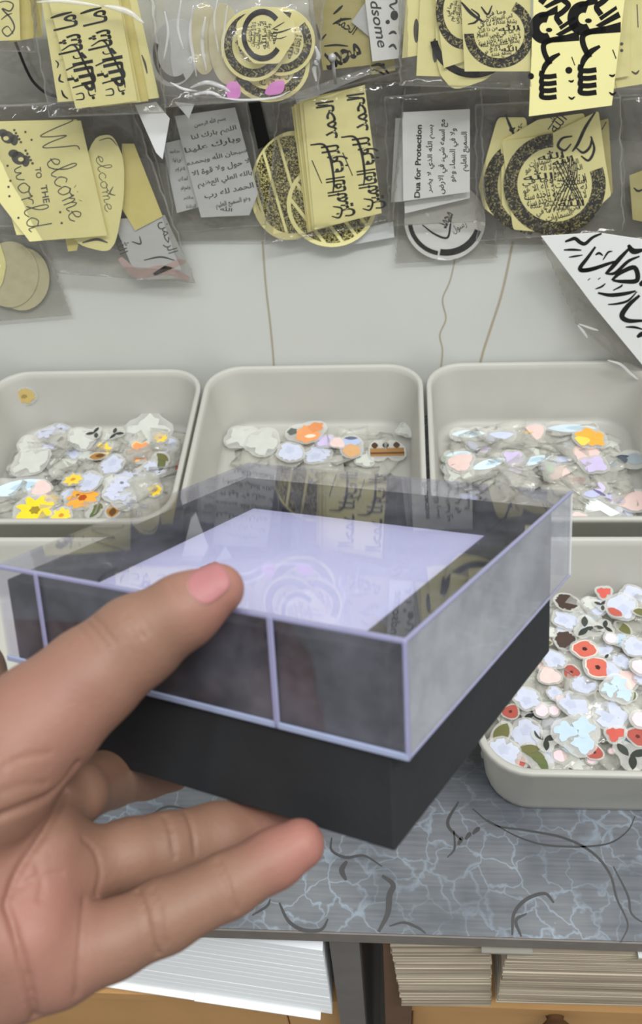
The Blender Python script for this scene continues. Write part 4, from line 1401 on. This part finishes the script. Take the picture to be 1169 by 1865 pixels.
# --- Dua for Protection pack and the black and white disc
zz = lambda *p: [(690 + x / 5.314, 180 + y / 5.314) for x, y in p]
sheet('white disc with a black crescent below the protection prayer sheet', ell(810, 402, 74, 72, 0), 0.0045, M_white,
      [(M_ink, [ring(812, 398, 56, 68, 20, 100), ring(808, 400, 58, 66, 100, 172), stroke(zz((420, 1220), (540, 1310), (660, 1345), (690, 1230), (700, 1130)), 4), lettering('محمد', 812, 400, 30, 18, -60, True, 0.03), lettering('رسول', 836, 414, 28, 16, -30, True)])])
sheet('third white prayer sheet poking out lowest', zz((246, 1000), (250, 1110), (880, 960), (880, 900)), 0.0085, M_white)
sheet('second white prayer sheet peeping out at left', zz((160, 190), (600, 170), (700, 960), (115, 1002)), 0.0105, M_grey)
sheet('white Dua for Protection sheet with black Arabic lines', zz((225, 132), (880, 100), (880, 900), (236, 990)), 0.0128, M_white,
      [(M_ink, [lettering('Dua for Protection', *zz((378, 605))[0], 133, 11, -88.5, False, 0.03),
                lettering('بسم الله الذي لا يضر', *zz((495, 580))[0], 124, 17, -89, True, 0.02), lettering('مع اسمه شيء في الارض', *zz((620, 560))[0], 136, 17, -89, True, 0.02),
                lettering('ولا في السماء وهو', *zz((725, 545))[0], 98, 16, -89, True, 0.02), lettering('السميع العليم', *zz((835, 510))[0], 72, 16, -89, True, 0.02)])])
bag('clear bag around the protection prayer sheets', [(700, 176), (878, 160), (884, 404), (708, 412)], 0.0065, 0.0165, seed=27)
bag('clear bag around the black and white disc', [(724, 330), (900, 320), (906, 470), (720, 480)], 0.0020, 0.0062, seed=28)

# --- large ring sticker pack, right
sheet('yellow ring sticker furthest left behind the large ring sheet', rounded([(906, 214), (960, 214), (960, 420), (918, 408), (880, 378), (871, 338)], 0.12), 0.0085, M_yellow, [(M_speck, [ring(968, 338, 74, 88, 110, 235)]), (M_ink, [stroke([(920, 208), (930, 232), (940, 254)], 5), lettering('الله', 944, 236, 30, 26, 30, True)])])
sheet('yellow ring sticker peeping out just behind the large ring sheet', rounded([(912, 258), (980, 218), (1066, 206), (1060, 400), (932, 416), (914, 380)], 0.08), 0.0105, M_yellow, [(M_speck, [ring(984, 338, 78, 92, 100, 220)]), (M_ink, [lettering('الله', 1012, 222, 34, 26, -50, True), stroke([(998, 236), (1016, 210)], 4)])])
sheet('yellow sticker with the same ring behind the large one at its right', [(1060, 230), (1108, 216), (1116, 350), (1090, 380)], 0.0100, M_olive, [(M_ink, [stroke([(1096, 236), (1104, 222)], 4)])])
big = rounded([(914, 258), (1000, 246), (1090, 202), (1102, 290), (1113, 356), (1060, 402), (1000, 424), (934, 418)], 0.06)
ringv = [(M_speck, [ring(1010, 336, 68, 93, -20, 268)]), (M_ink, calli_lines(AYAH, 1010, 338, 62, -8, 11, 1.1, seed=31) + [
    stroke([(1084, 204), (1066, 232), (1052, 262), (1042, 276)], 6), stroke([(1042, 248), (1024, 252), (1016, 266), (1028, 274), (1040, 262)], 5), stroke([(1050, 270), (1062, 278), (1074, 268), (1078, 250)], 5), stroke([(1058, 284), (1072, 292), (1082, 272), (1076, 248)], 5),
    ] + [stroke([(1038 + 3 * k, 284 + 3 * k), (1034 + 4 * k, 318), (1016 + 6 * k, 352), (1000 + 8 * k, 388 - 2 * k)], 1.7, taper=False) for k in range(5)] + [stroke([(1010 + 6 * k, 296 - 2 * k), (1026 + 6 * k, 326), (1046 + 4 * k, 356), (1056 + 2 * k, 380 - 5 * k)], 1.7, taper=False) for k in range(4)])]
sheet('large yellow sticker with a thick black ring around Arabic calligraphy', big, 0.0128, M_yellow, ringv, tilt=(0, -0.02))
bag('clear bag around the large ring stickers', [(864, 190), (1130, 176), (1136, 420), (868, 440)], 0.0068, 0.0180, seed=30)
sheet('dull yellow sheet edge at the right border beside the ring pack', [(1146, 320), (1200, 300), (1200, 410), (1152, 400)], 0.0095, M_olive, [(M_ink, [stroke([(1154, 342), (1162, 348), (1172, 344)], 4)])])
bag('clear bag over the dull yellow sheet at the right border', [(1132, 180), (1230, 170), (1230, 430), (1136, 436)], 0.0062, 0.0150, seed=31)

# --- white banner with black calligraphy, right
z7 = lambda *p: [(900 + x / 4.346, 400 + y / 4.346) for x, y in p]
ban = []
for pts, w in ((((560, 175), (600, 160), (640, 150), (680, 180), (720, 190), (780, 140), (850, 110)), 8), (((550, 240), (620, 238), (690, 242)), 5), (((590, 298), (640, 290), (700, 280)), 4), (((800, 215), (740, 300), (680, 380), (700, 402), (780, 390), (900, 350), (960, 330)), 9),
               (((680, 400), (740, 400), (820, 385)), 8), (((880, 430), (930, 380), (1000, 300), (1080, 215)), 9), (((890, 430), (960, 420), (1060, 330), (1150, 290)), 7), (((930, 480), (1000, 420), (1110, 380), (1130, 480), (1020, 490), (940, 482)), 10), (((820, 580), (920, 598), (1040, 585), (1120, 565)), 8),
               (((900, 672), (980, 665), (1060, 640), (1130, 570)), 5), (((1150, 600), (1060, 680), (1010, 760), (1060, 800), (1180, 800)), 11), (((1040, 850), (1110, 852), (1180, 870)), 5), (((1130, 930), (1170, 905), (1220, 900)), 10), (((740, 480), (760, 465)), 4), (((820, 475), (840, 460)), 4), (((800, 550), (850, 530), (880, 505)), 4), (((940, 560), (1000, 530), (1015, 512)), 4), (((860, 320), (900, 260), (935, 250)), 4), (((800, 280), (830, 265), (860, 285)), 5), (((1060, 200), (1100, 250), (1180, 240)), 12), (((1150, 520), (1180, 500), (1220, 490)), 12)):
    ban.append(stroke(z7(*pts), w * 0.9))
sheet('white banner with flowing black calligraphy hanging diagonally at the right edge', [(985, 430), (1090, 424), (1260, 450), (1260, 780), (1169, 664), (1080, 556)], 0.0260, M_white, [(M_ink, ban)], name='banner', cat='banner', tilt=(0.05, 0))
bag('clear crumpled bag sagging from the white banner at right', [(985, 436), (1250, 430), (1280, 800), (1048, 588)], 0.0030, 0.0205, M_bag2, 0.003, seed=33, folds=[([(1052, 592), (1062, 604), (1070, 616)], 0.0022), ([(1054, 590), (1076, 598), (1090, 602)], 0.0018), ([(1106, 656), (1130, 664), (1150, 682), (1180, 706)], 0.0024)])

# empty sleeves hanging behind and between the printed packs
for i, (lab, quad, o0, o1, m_) in enumerate((
        ('empty clear bag behind the cable at upper left', [(-60, 60), (150, 70), (170, 232), (-60, 236)], 0.0007, 0.00185, M_bag),
        ('empty clear bag between the upper left pack and the white paper corner', [(150, 120), (330, 150), (300, 300), (170, 260)], 0.0008, 0.00210, M_bag),
        ('empty clear bag behind the crumpled round sticker pack', [(300, 60), (560, 80), (520, 250), (330, 220)], 0.0009, 0.00235, M_bag),
        ('empty clear bag under the steel pin', [(480, 90), (770, 100), (760, 250), (500, 240)], 0.0010, 0.00260, M_bag2),
        ('empty clear bag behind the upper ring stickers', [(700, 60), (1000, 80), (980, 260), (690, 230)], 0.0011, 0.00285, M_bag2),
        ('empty clear bag behind the bold calligraphy pack', [(930, 60), (1230, 60), (1230, 260), (960, 250)], 0.0012, 0.00310, M_bag),
        ('wide empty clear bag behind the grey Arabic sheets', [(240, 170), (530, 180), (540, 440), (300, 440)], 0.0013, 0.00335, M_bag),
        ('wide empty clear bag behind the protection prayer sheets', [(680, 150), (930, 150), (920, 440), (690, 430)], 0.0014, 0.00360, M_bag),
        ('empty clear bag behind the large ring stickers', [(850, 160), (1190, 160), (1200, 452), (880, 446)], 0.0015, 0.00385, M_bag),
        ('empty clear bag behind the welcome sheets', [(-60, 190), (260, 190), (330, 470), (-60, 420)], 0.0016, 0.00410, M_bag))):
    bag(lab, quad, o0, o1, m_, crinkle=0.0003, seed=60 + i)

# ------------------------------------------------------------------ the held box (own frame from the fit: x along its front, y back, z up)
RB = np.array([[0.86381, 0.50112, -0.05207], [0.09956, -0.27111, -0.95738], [-0.49388, 0.82182, -0.28408]])
TB = np.array([0.01696, 0.02604, 0.19044])
Rw = RC.T @ RB
Tw = to_world(TB)
MBX = Matrix.Identity(4)
for i in range(3):
    for j in range(3):
        MBX[i][j] = Rw[i][j]
    MBX[i][3] = Tw[i]
W, D, H = 0.12, 0.1191, 0.02744
GL, GR, GF, GB, HB = 0.0026, 0.0046, 0.0014, 0.0049, 0.0522
RZ, FZ, WT = 0.0040, 0.0080, 0.0105
t = empty('gift_box', matrix=MBX @ Matrix.Translation((-W / 2, D / 2, -HB)))
tag(t, 'black card gift box base held in the hand', 'box')
off = np.array([-W / 2, D / 2, -HB])
x0, x1, y0, y1 = -W + GL, -GR, GF, D - GB
bb = MB()
o4 = lambda ins, z: [(x0 + ins * 0.9, y0 + ins * 0.62, z), (x1 - ins * 0.9, y0 + ins * 0.62, z), (x1 - ins * 0.9, y1 - ins, z), (x0 + ins * 0.9, y1 - ins, z)]
bb.loops([o4(0, -HB), o4(0, -RZ), o4(WT, -RZ), o4(WT, -RZ - FZ - 0.0008)])
bb.build('box_body', M_black, t, off, bevel=0.0006)
ln = MB()
ln.loops([o4(WT + 0.0002, -RZ - FZ - 0.0007), o4(WT + 0.0002, -RZ - FZ)])
ln.build('white_liner', M_liner, t, off)['label'] = 'white card liner'

t = empty('clear_box_cover', matrix=MBX @ Matrix.Translation((-W / 2, D / 2, -H)))
tag(t, 'clear plastic cover fitted over the black gift box', 'cover')
off = np.array([-W / 2, D / 2, -H])
th = 0.0007
for nm, lo, hi in (('top_panel', (-W + th, th, -th), (-th, D - th, 0)), ('front_panel', (-W + th, 0, -H), (-th, th, 0)), ('rear_panel', (-W + th, D - th, -H), (-th, D, 0)),
                   ('side_panel', (-th, 0, -H), (0, D, 0)), ('side_panel', (-W, 0, -H), (-W + th, D, 0))):
    p = MB()
    p.box(lo, hi)
    p.build(nm, M_lidside if nm == 'side_panel' and hi[0] == 0 else M_lid, t, off)
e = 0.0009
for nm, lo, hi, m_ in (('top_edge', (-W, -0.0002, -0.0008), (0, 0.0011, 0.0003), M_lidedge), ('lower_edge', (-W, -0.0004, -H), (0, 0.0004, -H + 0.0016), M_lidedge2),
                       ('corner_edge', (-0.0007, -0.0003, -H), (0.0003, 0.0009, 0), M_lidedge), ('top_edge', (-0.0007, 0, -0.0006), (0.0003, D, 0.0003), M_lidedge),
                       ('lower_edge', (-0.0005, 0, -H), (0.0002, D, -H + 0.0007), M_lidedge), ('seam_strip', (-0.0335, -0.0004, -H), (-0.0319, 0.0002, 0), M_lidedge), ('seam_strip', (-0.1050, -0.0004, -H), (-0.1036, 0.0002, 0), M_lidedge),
                       ('corner_edge', (-0.0005, D - 0.0006, -H), (0.0003, D + 0.0002, 0), M_glare)):  # rear corner whitened to paint its glint
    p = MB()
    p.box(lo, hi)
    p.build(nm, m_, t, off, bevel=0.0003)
gb = MB()
for k in range(4):
    c = np.array([-W + 0.0065, D - 0.0045, -0.0045 - 0.0026 * k])
    gb.loops([[c + 0.0012 * np.array([math.sin(a) * math.cos(2 * math.pi * q / 10), math.sin(a) * math.sin(2 * math.pi * q / 10), math.cos(a)]) for q in range(10)] for a in (0.25, 0.8, 1.57, 2.3, 2.9)])
gb.build('glue_seam', M_film, t, off, smooth=True)['label'] = 'beaded clear glue seam'

# ------------------------------------------------------------------ the hand: one continuous skin surface around a jointed skeleton
def J(px, py, z, rpx):
    return (np.array([(px - CX) / F * z, (py - CY) / F * z, z]), rpx * z / F)


def cone(Pp, a, b_):
    (pa, ra), (pb, rb) = a, b_
    ba = pb - pa
    pap = Pp - pa
    hh = np.clip(pap @ ba / (ba @ ba), 0, 1)
    d = np.linalg.norm(pap - hh[:, None] * ba, axis=1)
    return d - (ra + (rb - ra) * hh)


def smin(a, b_, k):
    hh = np.clip(0.5 + 0.5 * (b_ - a) / k, 0, 1)
    return b_ * (1 - hh) + a * hh - k * hh * (1 - hh)


TH = [J(-230, 1560, 0.196, 150), J(-40, 1420, 0.199, 128), J(78, 1312, 0.204, 103), J(165, 1235, 0.2065, 88), J(248, 1168, 0.2085, 79), J(335, 1112, 0.2075, 63), J(398, 1073, 0.2075, 47)]
PK = [J(-60, 1800, 0.198, 95), J(105, 1758, 0.200, 71), J(205, 1712, 0.202, 67), J(300, 1668, 0.204, 64), J(416, 1611, 0.207, 57), J(500, 1564, 0.2095, 52), J(545, 1538, 0.2105, 46)]
RG = [J(-60, 1610, 0.206, 95), J(148, 1580, 0.212, 68), J(240, 1556, 0.218, 63), J(300, 1546, 0.222, 63), J(395, 1524, 0.230, 60), J(470, 1505, 0.238, 52), J(500, 1496, 0.241, 46)]
MD = [J(-60, 1500, 0.212, 95), J(85, 1462, 0.221, 66), J(138, 1446, 0.226, 55), J(200, 1418, 0.252, 52), J(262, 1408, 0.268, 46), J(310, 1400, 0.272, 42)]
IX = [J(-78, 1235, 0.264, 88), J(-80, 1420, 0.226, 92), J(40, 1400, 0.236, 62), J(110, 1385, 0.256, 54), J(190, 1376, 0.276, 48), J(250, 1372, 0.284, 42)]
PALM = [(J(-520, 1640, 0.192, 190), J(-140, 1700, 0.195, 150)), (J(-520, 1640, 0.192, 190), J(-150, 1560, 0.198, 150)), (J(-140, 1700, 0.196, 140), J(40, 1690, 0.200, 95)),
        (J(-140, 1560, 0.200, 140), J(40, 1560, 0.206, 100)), (J(-700, 1660, 0.19, 175), J(-500, 1640, 0.192, 185)), (J(60, 1700, 0.201, 90), J(90, 1560, 0.208, 66)), (J(60, 1560, 0.208, 80), J(70, 1470, 0.216, 66))]


def chain(Pp, L, k=0.002):
    d = None
    for a, b_ in zip(L[:-1], L[1:]):
        c = cone(Pp, a, b_)
        d = c if d is None else smin(d, c, k)
    return d


def hand_sdf(Pp):
    palm = None
    for a, b_ in PALM:
        c = cone(Pp, a, b_)
        palm = c if palm is None else smin(palm, c, 0.006)
    fingers = None
    for L in (PK, RG, MD, IX):
        c = chain(Pp, L)
        fingers = c if fingers is None else smin(fingers, c, 0.0009)
    d = smin(palm, fingers, 0.0045)
    return smin(d, chain(Pp, TH, 0.004), 0.0035)


def grad(Pp, h_=2e-4):
    g = np.stack([hand_sdf(Pp + h_ * np.eye(3)[i]) - hand_sdf(Pp - h_ * np.eye(3)[i]) for i in range(3)], 1)
    return g / (np.linalg.norm(g, axis=1, keepdims=True) + 1e-12)


def surface_nets(lo, hi, h_):
    n = np.ceil((hi - lo) / h_).astype(int) + 1
    ax = [lo[i] + h_ * np.arange(n[i]) for i in range(3)]
    Fv = np.empty(n)
    for i in range(n[0]):
        gy, gz = np.meshgrid(ax[1], ax[2], indexing='ij')
        pts = np.stack([np.full(gy.size, ax[0][i]), gy.ravel(), gz.ravel()], 1)
        Fv[i] = hand_sdf(pts).reshape(n[1], n[2])
    s = Fv < 0
    acc = np.zeros(tuple(n - 1) + (3,))
    cnt = np.zeros(tuple(n - 1))
    cor = [(i, j, k) for i in (0, 1) for j in (0, 1) for k in (0, 1)]
    sl = lambda c: tuple(slice(c[q], n[q] - 1 + c[q]) for q in range(3))
    for a in cor:
        for q in range(3):
            if a[q] == 0:
                b_ = list(a)
                b_[q] = 1
                fa, fb = Fv[sl(a)], Fv[sl(b_)]
                cross = s[sl(a)] != s[sl(b_)]
                tt = np.where(cross, fa / np.where(fa == fb, 1, fa - fb), 0)
                for r in range(3):
                    acc[..., r] += np.where(cross, a[r] + (tt if r == q else 0), 0)
                cnt += cross
    active = cnt > 0
    ids = -np.ones(cnt.shape, int)
    ids[active] = np.arange(active.sum())
    cell = np.argwhere(active)
    verts = lo + h_ * (cell + acc[active] / cnt[active][:, None])
    faces = []
    for q in range(3):
        u, w = [(1, 2), (2, 0), (0, 1)][q]
        A = [slice(None)] * 3
        Bs = [slice(None)] * 3
        A[q], Bs[q] = slice(0, n[q] - 1), slice(1, n[q])
        for sgn in (True, False):
            cr = (s[tuple(A)] == sgn) & (s[tuple(Bs)] != sgn)
            idx = np.argwhere(cr)
            ok = (idx[:, u] > 0) & (idx[:, w] > 0) & (idx[:, u] < n[u] - 1) & (idx[:, w] < n[w] - 1)
            idx = idx[ok]
            quad = []
            for du, dw in ((-1, -1), (0, -1), (0, 0), (-1, 0)):
                c = idx.copy()
                c[:, u] += du
                c[:, w] += dw
                quad.append(ids[c[:, 0], c[:, 1], c[:, 2]])
            qd = np.stack(quad, 1)
            faces.append(qd if sgn else qd[:, ::-1])
    return verts, np.concatenate(faces)


HV, HF = surface_nets(np.array([-0.155, -0.003, 0.165]), np.array([0.008, 0.135, 0.300]), 0.0008)
for _ in range(3):
    d = hand_sdf(HV)
    HV = HV - d[:, None] * grad(HV)


def march(px, py):
    """first point of the skin seen along a photo direction"""
    d = np.array([(px - CX) / F, (py - CY) / F, 1.0])
    z = 0.15
    for _ in range(60):
        s_ = hand_sdf((d * z)[None])[0]
        z += s_ * 0.9
        if s_ < 2e-5:
            return d * z
        if z > 0.32:
            break
    return d * z


CREASES = [([(250, 1622), (262, 1650), (268, 1680), (276, 1712), (288, 1738)], 0.00055, 0.0009), ([(278, 1618), (290, 1650), (294, 1690), (300, 1725)], 0.0004, 0.0008), ([(396, 1566), (412, 1600), (424, 1640), (430, 1660)], 0.0005, 0.0008),
           ([(150, 1530), (172, 1550), (182, 1590), (172, 1635)], 0.00035, 0.0010), ([(300, 1486), (312, 1520), (318, 1560)], 0.0005, 0.0008), ([(338, 1478), (350, 1510), (356, 1555)], 0.0005, 0.0008),
           ([(-5, 1484), (40, 1466), (85, 1448), (118, 1420), (138, 1392)], 0.0009, 0.0014), ([(10, 1640), (30, 1590), (70, 1530), (100, 1480), (120, 1440)], 0.0009, 0.0014), ([(8, 1650), (30, 1710), (52, 1780), (66, 1865)], 0.0010, 0.0014),
           ([(150, 1640), (148, 1700), (144, 1740), (138, 1810)], 0.0004, 0.0011), ([(152, 1128), (172, 1150), (194, 1176)], 0.00035, 0.0006), ([(168, 1122), (190, 1146), (210, 1172)], 0.0003, 0.0006), ([(232, 1120), (250, 1140), (262, 1160)], 0.0003, 0.0006),
           ([(140, 1138), (158, 1160), (176, 1186)], 0.00025, 0.0006), ([(246, 1112), (262, 1132), (272, 1150)], 0.00025, 0.0006), ([(222, 1126), (240, 1148), (254, 1170)], 0.0002, 0.0006), ([(308, 1062), (322, 1082), (340, 1100)], 0.0002, 0.0006),
           ([(30, 1620), (60, 1600), (110, 1590)], 0.0003, 0.0010), ([(0, 1440), (40, 1428), (80, 1424)], 0.0003, 0.0009), ([(60, 1560), (74, 1600), (70, 1640)], 0.0003, 0.001), ([(0, 1400), (40, 1380), (90, 1370)], 0.0003, 0.0010)]
disp = np.zeros(len(HV))
for pts, dep, wid in CREASES:
    pp = [march(*p) for p in catmull(pts, 6)]
    pp = [p for p in pp if p is not None]
    if len(pp) < 2:
        continue
    dist = np.full(len(HV), 9.0)
    for a, b_ in zip(pp[:-1], pp[1:]):
        ba = b_ - a
        if ba @ ba > 0.02 ** 2 or ba @ ba == 0:
            continue
        hh = np.clip((HV - a) @ ba / (ba @ ba), 0, 1)
        dist = np.minimum(dist, np.linalg.norm(HV - a - hh[:, None] * ba, axis=1))
    disp = np.maximum(disp, 1.25 * dep * np.exp(-(dist / (0.62 * wid)) ** 2))
N0 = grad(HV)
# soft swells of the palm and knuckles
for px, py, amp, rad in ((40, 1690, 0.0016, 0.012), (60, 1770, 0.0010, 0.010), (10, 1440, 0.0012, 0.012), (235, 1130, 0.0007, 0.005), (120, 1520, 0.0006, 0.006)):
    p = march(px, py)
    if p is not None:
        disp -= amp * np.exp(-(np.linalg.norm(HV - p, axis=1) / rad) ** 2)
blush = np.zeros(len(HV))
for c, r_, a_ in ((PK[-1][0], 0.011, 0.75), (RG[-1][0], 0.012, 0.6), (TH[-1][0], 0.010, 0.6), (march(60, 1660), 0.014, 0.45), (march(80, 1780), 0.012, 0.3), (march(60, 1300), 0.02, 0.25)):
    blush = np.maximum(blush, a_ * np.exp(-(np.linalg.norm(HV - c, axis=1) / r_) ** 2))
HV2 = HV - N0 * disp[:, None]
HW = to_world(HV2)
# the photo's own hand; open end lies out of view at the forearm
me = bpy.data.meshes.new('hand')
horg = to_world(PALM[0][1][0])
me.from_pydata((HW - horg).tolist(), [], HF.tolist())
me.materials.append(M_skin)
me.polygons.foreach_set('use_smooth', [True] * len(me.polygons))
at = me.attributes.new('blush', 'FLOAT', 'POINT')
at.data.foreach_set('value', blush.astype(np.float32))
me.update()
hand = bpy.data.objects.new('hand', me)
COL.objects.link(hand)
hand.location = horg
tag(hand, 'bare left hand with thumb on the clear lid and fingers under the box', 'hand')
sb = hand.modifiers.new('smooth', 'SUBSURF')
sb.levels = sb.render_levels = 1
# thumbnail laid on the skin
nc, na = (380, 1063), math.radians(-38)
mb = MB()
nr, ns = 8, 28
front = []
for i in range(nr + 1):
    for k in range(ns):
        a = 2 * math.pi * k / ns
        r = i / nr
        ex = 42 * r * math.copysign(abs(math.cos(a)) ** 0.62, math.cos(a))
        ey = 35 * r * math.copysign(abs(math.sin(a)) ** 0.7, math.sin(a))
        px = nc[0] + ex * math.cos(na) - ey * math.sin(na)
        py = nc[1] + ex * math.sin(na) + ey * math.cos(na)
        p = march(px, py)
        front.append((p, i))
pts = np.array([p for p, _ in front])
nn = grad(pts)
lift = np.array([0.00045 if i < nr else -0.0003 for _, i in front])
pts = to_world(pts + nn * lift[:, None])
fs = []
for i in range(nr):
    for k in range(ns):
        k2 = (k + 1) % ns
        fs.append((i * ns + k, i * ns + k2, (i + 1) * ns + k2, (i + 1) * ns + k))
mb.add(pts, fs, 0)
mb.mi = [1 if j // ns >= nr - 1 else 0 for j in range(len(fs))]
nl = mb.build('thumbnail', [M_nail, M_nail2], hand, horg, smooth=True)
nl['label'] = 'pink thumbnail'
